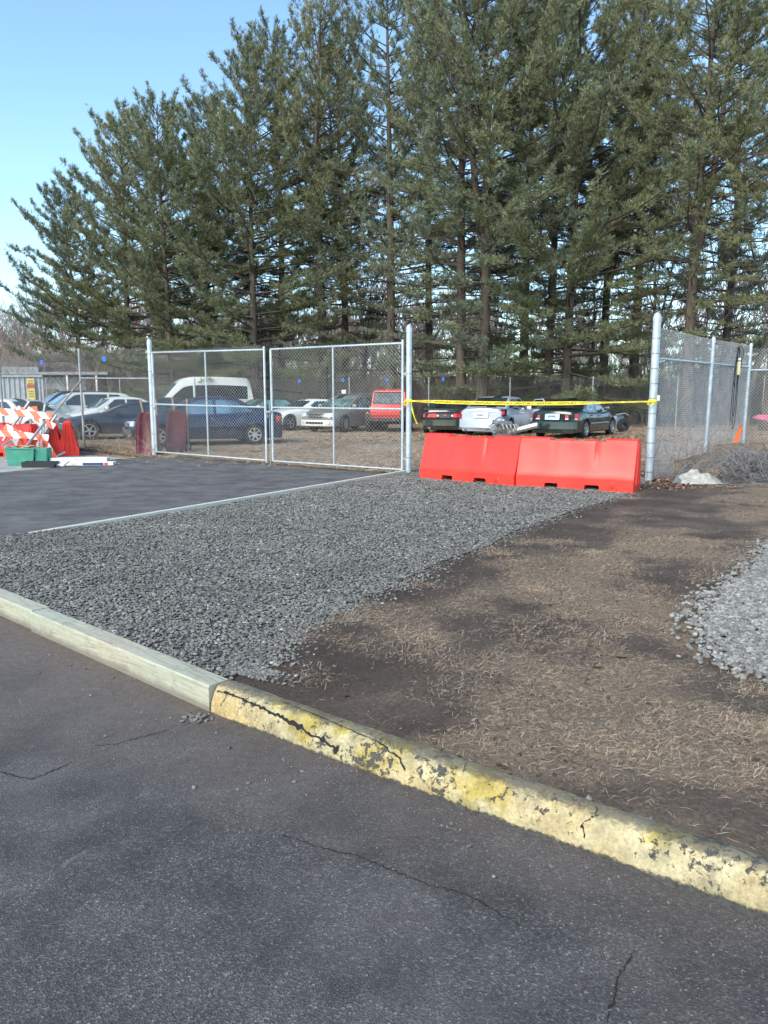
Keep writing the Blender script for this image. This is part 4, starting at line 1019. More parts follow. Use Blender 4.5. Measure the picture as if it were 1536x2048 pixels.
    for s in (-1,1):
        mb=MB(); x=fa-.10; mb.box((x,s*(hw*wb+.12),belt(x)+.10),(.12,.20,.13),taper=.85); mb.build('mirror',P.get('mirmat',pm),root,smooth=40,bevel=.02)
        dm=MB()
        for x in P.get('doors',[]): 
            pts=[(x,s*(planw(x)*.9955+.001),z) for z in ()]
            zs=[bot+.12,bot+(belt(x)-bot)*.56,bot+(belt(x)-bot)*.64,belt(x)-.09]
            yy=[planw(x)*.99,planw(x)*1.0,planw(x)*.997,planw(x)*.975]
            dm.grid([[(x-.006,s*(y_+.003),z_) for y_,z_ in zip(yy,zs)],[(x+.006,s*(y_+.003),z_) for y_,z_ in zip(yy,zs)]])
        if P.get('doors'): dm.build('door_seam',M['dark'],root)
        for x in P.get('handles',[]): mb=MB(); mb.box((x,s*(planw(x)*.985+.015),belt(x)-.13),(.16,.03,.03)); mb.build('door_handle',P.get('hmat',pm),root,bevel=.008)
        if P.get('strip'): 
            z=P['strip']; mb=MB(); rr=[]
            for i in range(20):
                x=xb+r+.12+(xa-xb-2*r-.24)*i/19; rr.append([(x,s*(planw(x)+.004),z-.03),(x,s*(planw(x)+.016),z),(x,s*(planw(x)+.004),z+.03)])
            mb.grid(rr); mb.build('side_moulding',P.get('stripmat',M['trim']),root)
    # ---- end details: curved patches on nose (+1) and tail (-1)
    def patch(nm,end,y0,y1,z0,z1,mat,proud=.012,th=.03,slant=0,parent=root,nseg=6,wrapx=0):
        mb=MB(); rows=[]
        for j in range(nseg+1):
            y=y0+(y1-y0)*j/nseg; row=[]
            xe=(x1 if end>0 else x0)
            for z in (z0,z1):
                zz=z+slant*(abs(y)-min(abs(y0),abs(y1)))*(1 if z==z1 else .4)
                u=max(0,(zz-.45)); lean=P.get('lean_f' if end>0 else 'lean_r',.10)*u
                ov=.11*max(0,(abs(y)/hw-.86)/.14)**2
                xx=xe-end*(lean+ov); X_=warp(xe,y)-xe+xx
                row.append((X_+end*proud,y,zz)); row.append((X_-end*th,y,zz))
            rows.append([row[0],row[2],row[3],row[1]])
        mb.grid(rows,close=True); mb.add(rows[0],[(0,1,2,3)]); mb.add(rows[-1],[(0,1,2,3)])
        return mb.build(nm,mat,parent,smooth=40)
    for d in P.get('ends',[]): 
        nm,end,y0,y1,z0,z1,mt=d[:7]; kw=d[7] if len(d)>7 else {}
        if y0<0<y1: patch(nm,end,y0,y1,z0,z1,M[mt] if isinstance(mt,str) else mt,**kw)
        else:
            for s in (-1,1): patch(nm,end,s*y0,s*y1,z0,z1,M[mt] if isinstance(mt,str) else mt,**kw)
    pl=P.get('plate')
    if pl:
        end,z,mt=pl; o=patch('number_plate',end,-.16,.16,z,z+.16,M[mt],proud=.030,th=-.018)
        mb=MB(); xe=(x1 if end>0 else x0); 
        for i in range(6): mb.box((xe-end*(P.get('lean_f' if end>0 else 'lean_r',.10)*max(0,z-.37))+end*.034,-.115+.046*i,z+.08),(.004,.030,.07))
        mb.build('lettering',M['ink'],o)
    return root,patch
def sedan(L=4.8,W=1.8,H=1.42,hood=.76,cowl=1.0,deck=1.02,tail=.98,wsx=.95,rtf=.05,rtr=-1.0,rwx=-1.65,r=.32,**k):
    x0,x1=-L/2,L/2
    P=dict(L=L,W=W,H=H,r=r,xf=x1-.92,xr=x0+1.0)
    P['sh']=[(x0,tail-.05),(x0+.10,tail),(rwx,deck-.01),(rtr,deck-.07),(0,cowl-.10),(wsx-.2,cowl-.08),(wsx+.05,cowl-.03),(x1-.7,hood+.04),(x1-.2,hood-.05),(x1,hood-.14)]
    P['gh']=[(rwx-.08,deck-.03),(rtr-.05,H-.05),(rtr+.25,H-.01),(-.1,H),(rtf+.05,H-.02),(rtf+.22,H-.07),(wsx+.08,cowl-.06)]
    P['win']=(wsx-.28,rtf+.10,rtr+.06,rwx+.30); P['pillars']=[(wsx+rwx)/2+.05]
    P['ws']=(wsx-.02,rtf+.28); P['rw']=(rwx+.03,rtr-.06)
    P['doors']=[wsx-.02,(wsx+rwx)/2+.05,rwx+.55]; P['handles']=[(wsx+rwx)/2+.25,rwx+.75]
    P.update(k); return P
def front_std(zh,lamp='lens',grille='trim',zg=None):
    return [('headlight',1,.45,.84,zh-.07,zh+.07,lamp,dict(slant=.05)),('grille',1,-.38,.38,(zg or zh)-.07,(zg or zh)+.06,grille),('bumper_intake',1,-.55,.55,.27,.36,'trim'),('fog_light',1,.62,.74,.30,.38,lamp)]
def rear_std(z0,z1,w0=.52,lens='redlens'):
    return [('tail_light',-1,w0,.88,z0,z1,lens,dict(slant=.03)),('rear_bumper_trim',-1,-.80,.80,.30,.34,'trim')]
H_=lambda dx,dy: math.atan2(dy,dx)
def G(u,v,depth=None):
    """ground point under image column u at distance depth"""
    d=depth if depth else v; x=px(u,d); return Vector((x,d,gz(x,d)-.03))
p_navy=paint('navy_paint',(.010,.020,.055),.2,.25,.12); p_blue=paint('dark_blue_paint',(.012,.020,.042),.2); p_white=paint('white_paint',(.74,.74,.70),0,.3,.2); p_cream=paint('pearl_white_paint',(.72,.70,.62),0,.3,.3)
p_black=paint('black_paint',(.010,.010,.012),0,.2,.12); p_silver=paint('silver_paint',(.52,.56,.62),.35,.3,.2); p_grey=paint('grey_primer_side',(.16,.18,.20),.3); p_green=paint('dark_green_paint',(.008,.022,.024),.3,.2,.15)
p_tan=paint('tan_paint',(.24,.23,.205),.35,.35,.35); p_red=paint('red_paint',(.62,.045,.03),0,.35,.25); p_dgrey=paint('charcoal_paint',(.035,.045,.045),.2)
m=NT('black_privacy_glass'); m.color((.008,.008,.010)); m.rough(.12); m.b.inputs['Specular IOR Level'].default_value=.2; M['glass_black']=m.m
m=NT('dull_glass'); m.color(m.ramp(m.noise(5,4),[(.35,(.02,.03,.035)),(.65,(.07,.11,.13))])); m.rough(.35); m.b.inputs['Specular IOR Level'].default_value=.25; M['glass_dull']=m.m
m=NT('tinted_green_glass'); m.color(m.ramp(m.noise(2.2,3),[(.4,(.05,.10,.10)),(.65,(.16,.26,.25))])); m.rough(.06); m.b.inputs['Coat Weight'].default_value=.6; M['glass_green']=m.m
m=NT('sky_painted_glass'); m.color(m.ramp(m.noise(1.8,3),[(.38,(.03,.07,.10)),(.62,(.12,.24,.33))])); m.rough(.05); m.b.inputs['Coat Weight'].default_value=.8; m.b.inputs['Specular IOR Level'].default_value=1.0; M['glass_sky']=m.m  # blue sky reflection painted into the glass base colour
# --- green sedan, rear and right side to the camera
P=sedan(L=4.86,W=1.79,H=1.38,deck=.99,tail=.95,hood=.74,wsx=1.05,rtf=.12,rtr=-.95,rwx=-1.62,strip=.50,stripmat=p_green,
  ends=[('tail_light',-1,.46,.86,.70,.88,'redlens',dict(slant=-.06)),('reverse_light',-1,.46,.84,.665,.70,'lens'),('rear_bumper',-1,-.86,.86,.34,.58,p_green,dict(proud=.07)),('plate_frame',-1,-.26,.26,.66,.88,'chrome',dict(proud=.018,th=-.004)),('headlight',1,.45,.82,.58,.70,'lens'),('grille',1,-.3,.3,.55,.68,'chrome')],plate=(-1,.69,'plate'),lean_r=.12)
hd=H_(1.72,2.55); c,s=math.cos(hd),math.sin(hd)
wr_=Vector((7.02,26.5,0)); ctr=wr_+Vector((-s,c,0))*.80-Vector((c,s,0))*P['xr']; car('sedan','dark green four door sedan, tail and right side showing, behind the right barrier','car',(ctr.x,ctr.y,gz(ctr.x,ctr.y)-.03),hd,P,p_green)
# --- silver sedan with open door
P=sedan(L=4.78,W=1.78,H=1.46,deck=1.05,tail=1.02,hood=.8,wsx=1.1,rtf=.2,rtr=-.95,rwx=-1.72,
  ends=[('tail_light',-1,.58,.90,.74,.98,'dark',dict(slant=.06,proud=.010)),('tail_light_lens',-1,.63,.86,.79,.93,'redlens',dict(proud=.02)),('reverse_lamp',-1,.66,.76,.82,.89,'lens',dict(proud=.028)),('rear_bumper',-1,-.87,.87,.32,.64,p_silver,dict(proud=.055)),('plate_recess',-1,-.30,.30,.68,.89,p_silver,dict(proud=.006,th=-.002)),('exhaust_pipe',-1,.55,.66,.25,.31,'chrome',dict(proud=.09)),('headlight',1,.45,.82,.62,.74,'lens')],plate=(-1,.70,'plate_w'),lean_r=.10)
hd=H_(1.55,3.0); c,s=math.cos(hd),math.sin(hd); ctr=Vector((px(985,28.2)+.55,29.8,0)); sil,_=car('sedan','silver four door sedan with its front door standing open and an engine lying beside it','car',(ctr.x,ctr.y,gz(ctr.x,ctr.y)-.03),hd,P,p_silver)
mb=MB(); a=Vector((.95,-.86,0)); 
rows=[[(.95,-.86,z),(.80,-1.30,z),(.62,-1.72,z)] for z in (.30,.6,.98)]; mb.grid(rows); rows2=[[(x+.05,y-.01,z) for x,y,z in r_] for r_ in rows]; mb.grid(rows2); mb.tube([(.95,-.84,.98),(.72,-1.15,1.34),(.60,-1.5,1.36),(.60,-1.72,.98)],.022,6)
d_=mb.build('open_front_door',p_silver,sil,smooth=40); mb=MB(); mb.add([(.90,-.90,1.0),(.73,-1.15,1.32),(.61,-1.50,1.34),(.61,-1.70,1.0)],[(0,1,2,3)]); mb.build('door_glass',M['glass'],d_)
# --- black coupe from behind
P=sedan(L=4.9,W=1.87,H=1.30,deck=.98,tail=.96,hood=.66,cowl=.92,wsx=.75,rtf=-.15,rtr=-1.0,rwx=-1.95,pillars=[],doors=[.75,-.75],handles=[-.55],
  ends=[('tail_light',-1,.30,.86,.66,.80,'redlens',dict(slant=.0,proud=.012)),('reverse_lamp',-1,.24,.30,.69,.76,'lens',dict(proud=.016)),('centre_reflector',-1,-.22,.22,.64,.80,p_black,dict(proud=.012)),('badge',-1,-.045,.045,.71,.77,'redlens',dict(proud=.018)),('lip_spoiler',-1,-.84,.84,.955,.99,p_black,dict(proud=.05,th=.16)),('rear_bumper',-1,-.88,.88,.34,.56,p_black,dict(proud=.06)),('exhaust_pipe',-1,.55,.66,.20,.28,'chrome',dict(proud=.10)),('headlight',1,.45,.82,.5,.58,'lens')],plate=(-1,.36,'plate_w'),lean_r=.08)
P['gh'][0]=(-2.02,.95)
ctr=Vector((px(876,31.3)+.55,31.6,0)); hd=H_(.55,3.0); car('coupe','low black two door coupe with red bar tail lights, left of the silver sedan','car',(ctr.x,ctr.y,gz(ctr.x,ctr.y)-.03),hd,P,p_black)
# --- navy sedan behind the left gate leaf, nose to the left
P=sedan(L=4.75,W=1.75,H=1.45,hood=.82,deck=1.0,tail=.96,wsx=1.12,rtf=.22,rtr=-.85,rwx=-1.62,r=.31,wglass=M['glass_sky'],sglass=M['glass_sky'],strip=.55,stripmat=p_navy,
  ends=front_std(.66,'lens','chrome')+[('front_bumper',1,-.84,.84,.34,.52,p_navy,dict(proud=.05))]+rear_std(.7,.86),plate=(1,.38,'plate_w'),lean_f=.16,spokes=7)
hd=H_(-4.35,-1.75); ctr=Vector((-5.55,23.35,0)); car('sedan','dark blue four door sedan seen through the left gate leaf, nose pointing left','car',(ctr.x,ctr.y,gz(ctr.x,ctr.y)-.03),hd,P,p_navy)
# --- black-blue car farther left
P=sedan(L=4.9,W=1.82,H=1.25,hood=.72,cowl=.90,deck=.90,tail=.87,wsx=1.0,rtf=.05,rtr=-1.0,rwx=-1.7,wglass=M['glass_sky'],ends=front_std(.63,'trim','trim')+[('front_bumper',1,-.86,.86,.36,.54,p_blue,dict(proud=.06)),('chrome_line',1,-.80,.80,.545,.565,'chrome',dict(proud=.05))]+rear_std(.7,.86),lean_f=.16)
ctr=Vector((px(250,26.0),26.9,0)); car('sedan','nearly black sedan behind the rusty fence panel, left of the dark blue one','car',(ctr.x,ctr.y,gz(ctr.x,ctr.y)-.03),H_(-2.6,-1.25),P,p_blue)
# --- dark green-grey car behind the barrow tray
P=sedan(L=4.7,W=1.75,H=1.42,wglass=M['glass_green'],ends=front_std(.62)+rear_std(.7,.86)); ctr=Vector((px(305,33),34,0)); car('sedan','charcoal sedan whose roof shows between the white cars and the left gate post','car',(ctr.x,ctr.y,gz(0,34)-.03),H_(-2.5,-2.2),P,p_dgrey)
# --- white sedan
P=sedan(L=4.6,W=1.75,H=1.45,wglass=M['glass_green'],ends=front_std(.65)+rear_std(.7,.86),rwx=-1.7,rtr=-1.0); ctr=Vector((px(215,31.5),32.2,0)); car('sedan','white sedan parked right beside the taller white crossover, behind the fence post','car',(ctr.x,ctr.y,gz(0,32)-.03),H_(-2.3,-2.0),P,p_white)
# --- white crossover
def suv(L=4.7,W=1.88,H=1.66,hood=1.02,**k):
    x0,x1=-L/2,L/2
    P=dict(L=L,W=W,H=H,r=.36,xf=x1-.95,xr=x0+.98,bot=.26)
    P['sh']=[(x0,.98),(x0+.1,1.08),(-1.2,1.10),(0,1.06),(.9,1.08),(x1-1.1,hood+.03),(x1-.25,hood-.10),(x1,hood-.25)]
    P['gh']=[(x0+.06,1.08),(x0+.42,H-.10),(x0+.7,H-.03),(-.5,H),(.25,H-.03),(.5,H-.10),(1.28,1.06)]
    P['win']=(.95,.35,x0+.80,x0+.72); P['pillars']=[-1.05,.0]; P['ws']=(1.18,.56); P['rw']=(x0+.14,x0+.36)
    P['doors']=[1.0,0,-1.05]; P['handles']=[.2,-.85]; P['wr']=.74; P.update(k); return P
P=suv(ends=front_std(.78,'lens','chrome')+rear_std(.9,1.1),lean_f=.18,wglass=M['glass_sky']); ctr=Vector((px(150,32),33.0,0)); car('crossover','large pearl white crossover behind the left fence, its roof above the white sedan','car',(ctr.x-.2,ctr.y,gz(0,33)-.03),H_(-2.4,-1.9),P,p_cream)
P=suv(H=1.76,hood=1.08,ends=front_std(.84,'lens','trim')+rear_std(.9,1.1),wglass=M['glass_sky']); ctr=Vector((px(132,36.5),37.0,0)); car('suv','black sport utility vehicle behind the pearl white crossover','car',(ctr.x-.1,ctr.y,.17),H_(-2.4,-1.9),P,p_black)
P=sedan(ends=front_std(.62)+rear_std(.7,.86)); ctr=Vector((px(72,27.5),27.6,0)); car('sedan','pale sedan mostly hidden behind the striped barricades, bonnet showing under the brace pole','car',(ctr.x-.55,ctr.y,.12),H_(2.2,-1.0),P,p_white)
P=suv(H=1.62,ends=front_std(.75)+rear_std(.9,1.1)); ctr=Vector((px(-10,30),29.6,0)); car('crossover','white hatchback at the left photo edge in front of the corrugated fence','car',(ctr.x-1.2,ctr.y+.2,.12),H_(2.4,.2),P,p_white)
# --- dark sedan between van and white coupe
P=sedan(L=4.7,W=1.75,H=1.42,wglass=M['glass_green'],sglass=M['glass_green'],mirmat=p_white,ends=front_std(.62)+rear_std(.7,.86)); ctr=Vector((px(520,35.0),35.6,0)); car('sedan','dark sedan with greenish windows parked between the white van and white coupe','car',(ctr.x,ctr.y,.17),H_(-2.3,-1.5),P,p_dgrey)
# --- white coupe
P=sedan(L=4.55,W=1.80,H=1.36,hood=.80,cowl=.98,wsx=.72,rtf=-.15,rtr=-1.0,rwx=-1.75,pillars=[-.7],doors=[.72,-.7],handles=[-.5],r=.34,ends=[('headlight',1,.42,.86,.60,.66,'trim',dict(slant=.04)),('grille',1,-.30,.30,.30,.40,'trim'),('bumper_vent',1,.45,.62,.30,.37,'trim')]+rear_std(.7,.86),lean_f=.2,steer=12,sglass=M['glass']); ctr=Vector((px(608,33.3),34.2,0)); car('coupe','white sporty coupe with black front vents, between the gate meeting point and the brown wagon','car',(ctr.x,ctr.y,.17),H_(-2.25,-1.75),P,p_white)
# --- tan wagon
P=suv(L=4.78,W=1.77,H=1.54,hood=.90,wglass=M['glass_green'],sglass=M['glass_green'],spokes=8,steer=14); P['r']=.34; P['bot']=.24; P['sh']=[(-2.39,.88),(-2.29,.98),(-1.2,1.0),(0,.97),(.9,.99),(1.3,.97),(2.1,.84),(2.39,.70)]; P['gh']=[(-2.33,.98),(-1.95,1.42),(-1.7,1.51),(-.5,1.54),(.2,1.51),(.42,1.44),(1.28,.97)]
P['ends']=[('headlight',1,.46,.82,.64,.78,'lens',dict(slant=.05)),('grille',1,-.34,.34,.62,.76,'trim'),('lower_bumper',1,-.86,.86,.28,.52,p_cream,dict(proud=.05)),('bumper_intake',1,-.45,.45,.36,.44,'trim',dict(proud=.055)),('fog_light',1,.58,.74,.36,.48,'lens',dict(proud=.06))]+rear_std(.8,1.0)
ctr=Vector((px(685,31.6)+.25,32.7,0)); wag,_=car('wagon','brown and cream station wagon seen from its front corner, left of the red off-roader','car',(ctr.x,ctr.y,.17),H_(-1.75,-2.55),P,p_tan)
for s in (-1,1): mb=MB(); mb.tube([(.1,s*.58,1.53),(0,s*.58,1.59),(-1.6,s*.58,1.58),(-1.75,s*.58,1.52)],.018,6); mb.build('roof_rail',M['galv_old'],wag,smooth=60)
# --- white passenger van, mostly side on
def van():
    L,W,H=5.6,2.05,2.55; P=dict(L=L,W=W,H=H,r=.36,xf=1.85,xr=-1.75,bot=.3,taper=.06,bulge=.10,wb=.97,wr=.84)
    P['sh']=[(-2.8,1.25),(-2.7,1.32),(-1,1.32),(1.2,1.32),(1.9,1.28),(2.2,1.20),(2.65,1.02),(2.8,.85)]
    P['gh']=[(-2.78,1.30),(-2.70,2.30),(-2.5,2.50),(-1,2.55),(.5,2.53),(1.0,2.42),(1.25,2.22),(2.15,1.25)]
    P['win']=(1.75,1.12,-2.45,-2.45); P['pillars']=[.45]; P['wtop']=.45; P['ws']=(2.08,1.30); P['rw']=(None,None); P['sglass']=M['glass_black']
    P['doors']=[1.15,.35,-.9]; P['handles']=[.55]; P['wglass']=M['glass_sky']; P['rimmat']='galv_old'
    P['ends']=[('headlight',1,.60,.92,.80,1.02,'lens'),('grille',1,-.5,.5,.70,.92,'trim'),('front_bumper',1,-.95,.95,.36,.62,'trim'),('tail_light',-1,.88,.98,.9,1.5,'redlens')]
    return P
P=van(); ctr=Vector((px(424,41.0)-.75,41.4,0)); car('passenger_van','white high roof passenger van with long black side window, nose to the left','van',(ctr.x,ctr.y,.17),H_(-2.9,-1.35),P,p_white)
# --- red off-roader facing the camera
def offroader():
    root=empty('off_roader',(px(783,31.0)-.05,32.6,.17),H_(-.12,-1),'red boxy off road vehicle facing the camera, left of the tall gate post','car','cars parked in the lot')
    mb=MB(); mb.box((-.25,0,.78),(3.1,1.42,.42)); mb.box((1.15,0,.86),(1.25,1.22,.34)); mb.box((1.68,0,.80),(.06,1.30,.56)); mb.box((-.55,0,1.06),(2.4,1.46,.16)); mb.build('body',p_red,root,bevel=.03,smooth=40)
    mb=MB(); mb.grid([[(x,y,1.045+.03*(1-(y/.62)**2)+.03*(x<1)) for y in np.linspace(-.62,.62,7)] for x in (.55,.9,1.3,1.68)]); mb.build('bonnet',p_red,root,smooth=60)
    for s in (-1,1):
        mb=MB(); mb.grid([[(x,s*y,z+.0) for y in (.60,.84)] for x,z in ((.35,.62),(.55,.93),(.85,1.0),(1.45,1.0),(1.72,.86),(1.80,.70))]); mb.grid([[(x,s*y,z-.05) for y in (.60,.84)] for x,z in ((.35,.62),(.55,.93),(.85,1.0),(1.45,1.0),(1.72,.86),(1.80,.70))]); mb.build('front_fender',M['trim'],root,smooth=40)
        for xw in (1.18,-1.25): wheel(root,xw,s*.74,.37,.24,0,'galv_old',6)
        mb=MB(); Mx=Matrix.Rotation(R(90),3,'Y'); mb.lathe([(.0,.035),(.06,.03),(.09,.01),(.095,-.02)],18,M=Mx,o=(1.715,s*.50,.86)); mb.build('headlight',M['lens'],root,smooth=60)
        mb=MB(); mb.lathe([(.0,.025),(.045,.015),(.05,-.01)],12,M=Mx,o=(1.80,s*.72,.80)); mb.build('turn_light',M['amber'],root,smooth=60)
        mb=MB(); mb.box((.42,s*.88,1.18),(.08,.16,.20)); mb.build('mirror',M['trim'],root,bevel=.02)
        mb=MB(); mb.tube([(1.74,s*.34,.55),(1.88,s*.34,.60),(1.88,s*.34,.50)],.025,6); mb.build('tow_hook',M['redlens'],root,smooth=60)
    mb=MB()
    for i in range(7): mb.box((1.715,-.27+.09*i,.84),(.012,.045,.30))
    mb.build('grille',M['trim'],root,bevel=.004)
    mb=MB(); mb.box((1.82,0,.53),(.14,1.62,.16)); mb.build('front_bumper',M['trim'],root,bevel=.02)
    mb=MB(); mb.tube([(.50,-.70,1.12),(.30,-.66,1.62),(.28,-.60,1.68),(.28,.60,1.68),(.30,.66,1.62),(.50,.70,1.12)],.045,8); mb.build('windscreen_frame',p_red,root,smooth=60)
    mb=MB(); mb.add([(.47,-.66,1.16),(.47,.66,1.16),(.31,.62,1.62),(.31,-.62,1.62)],[(0,1,2,3)]); mb.build('windscreen',M['glass_dull'],root)
    mb=MB()
    for s in (-1,1): mb.tube([(.28,s*.62,1.66),(-.5,s*.66,1.76),(-1.7,s*.66,1.70),(-1.85,s*.68,1.1)],.035,8)
    mb.tube([(-.5,-.66,1.76),(-.5,.66,1.76)],.035,8); mb.build('roll_bar',M['trim'],root,smooth=60)
    mb=MB(); mb.grid([[(x,y,z+.02*(1-(y/.66)**2)) for y in np.linspace(-.66,.66,7)] for x,z in ((.26,1.69),(-.5,1.79),(-1.7,1.73),(-1.86,1.1))]); mb.build('soft_top',p_red,root,smooth=60)
    mb=MB(); mb.box((-.9,0,.45),(3.0,1.0,.3)); mb.build('chassis',M['dark'],root)
    for y in (-.3,.3): mb=MB(); mb.tube([(.53,y-.02,1.14),(.42,y-.25,1.32)],.008,5); mb.build('wiper',M['trim'],root)
offroader()
# --- engine lump and loose white bumper in front of the silver sedan
e=empty('salvaged_engine',(px(1008,25.6),25.9,gz(0,25.9)-.03),.4,'greasy pulled engine sitting on the ground beside the silver sedan','engine')
mb=MB(); mb.box((0,0,.28),(.62,.42,.42),taper=.8); mb.box((.1,.05,.55),(.48,.34,.14),taper=.8); mb.build('engine_block',M['wreck'],e,bevel=.04,smooth=40)
for k in range(4): mb=MB(); a=-.22+.15*k; mb.tube([(a,-.18,.50),(a,-.34,.50),(a+.02,-.40,.36),(a+.03,-.36,.22)],.035,8); mb.build('manifold_pipe',M['wreck'],e,smooth=50)
for x,y,z,r_ in ((-.42,-.1,.35,.13),(.42,-.18,.42,.10),(.48,.05,.24,.12),(-.38,-.2,.58,.08)):
    mb=MB(); Mx=Matrix.Rotation(R(80),3,'X'); mb.lathe([(0,.06),(r_*.4,.06),(r_*.5,.02),(r_,.02),(r_,-.04),(0,-.05)],18,M=Mx,o=(x,y,z)); mb.build('pulley',M['galv_old'],e,smooth=40)
mb=MB(); random.seed(5)
for k in range(14): p=Vector((random.uniform(-.5,.6),random.uniform(-.35,.2),random.uniform(.1,.7))); q=p+Vector((random.uniform(-.3,.3),random.uniform(-.2,.2),random.uniform(-.2,.2))); mb.tube([p,p.lerp(q,.5)+Vector((0,-.06,.05)),q],.014,5)
mb.build('hoses',M['trim'],e,smooth=60)
mb=MB(); rows=[]
for i in range(11):
    t=i/10; x=-.5+t*1.0; rows.append([(x,.12*math.sin(t*3.1),.10+.28*t),(x,.12*math.sin(t*3.1)-.08,.20+.28*t),(x,.12*math.sin(t*3.1)-.05,.30+.26*t),(x,.12*math.sin(t*3.1)+.06,.32+.26*t)])
mb.grid(rows); o=mb.build('loose_bumper',p_white,smooth=50); o.location=(px(1045,25.7),25.8,gz(0,26)-.03); tag(o,'loose white bumper piece propped on the engine beside the green sedan','car part')
sol=o.modifiers.new('s','SOLIDIFY'); sol.thickness=.02
# front piece of another wreck past the green sedan
e=empty('wrecked_front',(px(1242,31),31.5,.17),.3,'grey broken car front lying past the green sedan nose','car part')
mb=MB(); mb.box((0,0,.42),(.5,.6,.55),taper=.7); mb.build('fender_shell',p_grey,e,bevel=.08,smooth=40); mb=MB(); mb.tube([(-.3,-.3,.72),(.1,-.34,.78),(.35,-.2,.70)],.03,8); mb.build('bumper_bar',M['rim'],e,smooth=60); mb=MB(); Mx=Matrix.Rotation(R(90),3,'X'); mb.lathe([(.12,.08),(.26,.08),(.29,0),(.26,-.08),(.12,-.08)],20,M=Mx,o=(.05,-.32,.29)); mb.build('loose_tyre',M['rubber'],e,smooth=50)
# ================================================================ BARRIERS AND SMALL THINGS
def barrier_meshes(root,L=2.05,H=.86,W=.60):
    hi=H;lo=H-.075
    def top(t):
        for a,b in ((0,.265),(.36,.445),(.575,.66),(.745,1)):
            if a<=t<=b: return hi-(.02 if .3<t<.7 else 0)
        return lo
    def bot(t):
        return .10 if (.255<t<.375 or .60<t<.725) else 0.0
    ts=sorted(set([0,.004,.02,.98,.996,1]+[x+s for x in (.265,.36,.445,.575,.66,.745) for s in (-.012,0.0,.012)]+[x+s for x in (.255,.375,.60,.725) for s in (-.006,.006)]+[i/24 for i in range(25)]))
    rows=[]
    for t in ts:
        x=L*t; zt=top(t); zb=bot(t); sl=1.0
        cr=.018*math.exp(-((t-.315)/.014)**2)+.018*math.exp(-((t-.675)/.014)**2)
        def hwid(z):
            if z<.20: return W/2
            f=(z-.20)/(H-.20); return (W/2-.012)+( .10-(W/2-.012))*f**.86 
        pts=[]
        for z in (zb,.195,.212,.30,.42,.55,.68,.76,.81):
            z=max(z,zb); w=hwid(z)-(cr if z>.42 else 0)*(1 if z<.84 else 0); 
            if .22<z<.74: w-=.010*math.sin((t%.333)*3*math.pi)**2
            pts.append((w,z))
        wtop=hwid(.81)
        pts+= [(wtop*.95,zt-.022),(wtop*.75,zt),(0,zt)]
        e=0.012 if t in(0,1) else 0
        rows.append([(x,y-e,z) for y,z in pts]+[(x,-y+e,z) for y,z in pts[::-1][1:]])
    mb=MB(); mb.grid(rows,close=True); n=len(rows[0]); mb.add(rows[0],[tuple(range(n))]); mb.add(rows[-1],[tuple(range(n))])
    body=mb.build('shell',M['barrier'],root,smooth=28)
    # end channels and ribs
    for xe,s in ((0,-1),(L,1)):
        for yy in (-.14,0,.14):
            mb=MB(); mb.grid([[(xe+s*.0,yy-.035,.12),(xe+s*.022,yy-.02,.12),(xe+s*.022,yy+.02,.12),(xe,yy+.035,.12)],[(xe,yy*.45-.03,.80),(xe+s*.022,yy*.45-.015,.80),(xe+s*.022,yy*.45+.015,.80),(xe,yy*.45+.03,.80)]]); mb.build('end_rib',M['barrier'],root,smooth=40)
    for s in (-1,1):
        # drain plug in an arched recess
        Mx=Matrix.Rotation(R(90*s),3,'X'); 
        mb=MB(); mb.tube([(L*.83+.07*math.cos(a),s*(W/2+.002),.02+.115*math.sin(a)) for a in [math.pi*i/10 for i in range(11)]],.008,6); mb.build('plug_recess',M['barrier'],root,smooth=50)
        mb=MB(); mb.lathe([(0,.02),(.018,.02),(.020,.012),(.036,.012),(.038,0)],18,M=Matrix.Rotation(R(-90*s),3,'X'),o=(L*.83,s*W/2,.075)); p=mb.build('drain_plug',M['barrier'],root,smooth=40)
        mb=MB(); mb.lathe([(0,.003),(.013,.003)],12,M=Matrix.Rotation(R(-90*s),3,'X'),o=(L*.83,s*(W/2+.019),.075)); mb.build('plug_cap',M['dark'],p)
    return root
grp='orange red water filled barriers'
a0=at(838,956,.035);a1=at(1027,973,.035);b0=at(1031,973,.035);b1=at(1266,987,.035)
def bar_at(p,q,label,root=None):
    d=(q-p); L=d.length; n=Vector((-d.y,d.x,0)).normalized()
    o=root or copy_tree(BR); c=p+n*.30
    o.location=(c.x,c.y,soilz(c.x,c.y)-.005); o.rotation_euler=(0,0,math.atan2(d.y,d.x)); o.scale=(L/2.05,1,1); tag(o,label,'barrier',grp); return o
BR=barrier_meshes(empty('water_barrier'))
bar_at(a0,a1,'orange red plastic barrier nearer the tall gate post, blocking the gap',BR)
bar_at(b0,b1,'orange red plastic barrier nearer the thick right post, end face showing')
# the ones stored at the left, ends towards the camera
def stored(u,d,rz,label,sc=.5):
    o=copy_tree(BR); x=px(u,d); o.location=(x,d,gz(x,d)); o.rotation_euler=(0,0,rz); o.scale=(1,.86,1); tag(o,label,'barrier',grp)
stored(137,19.45,R(112),'orange red barrier stored end-on, rightmost of those by the green tote')
stored(105,19.3,R(112),'orange red barrier stored end-on, behind the green tote, left of its twin')
stored(70,18.9,R(140),'orange red barrier standing skewed behind the striped barricades')
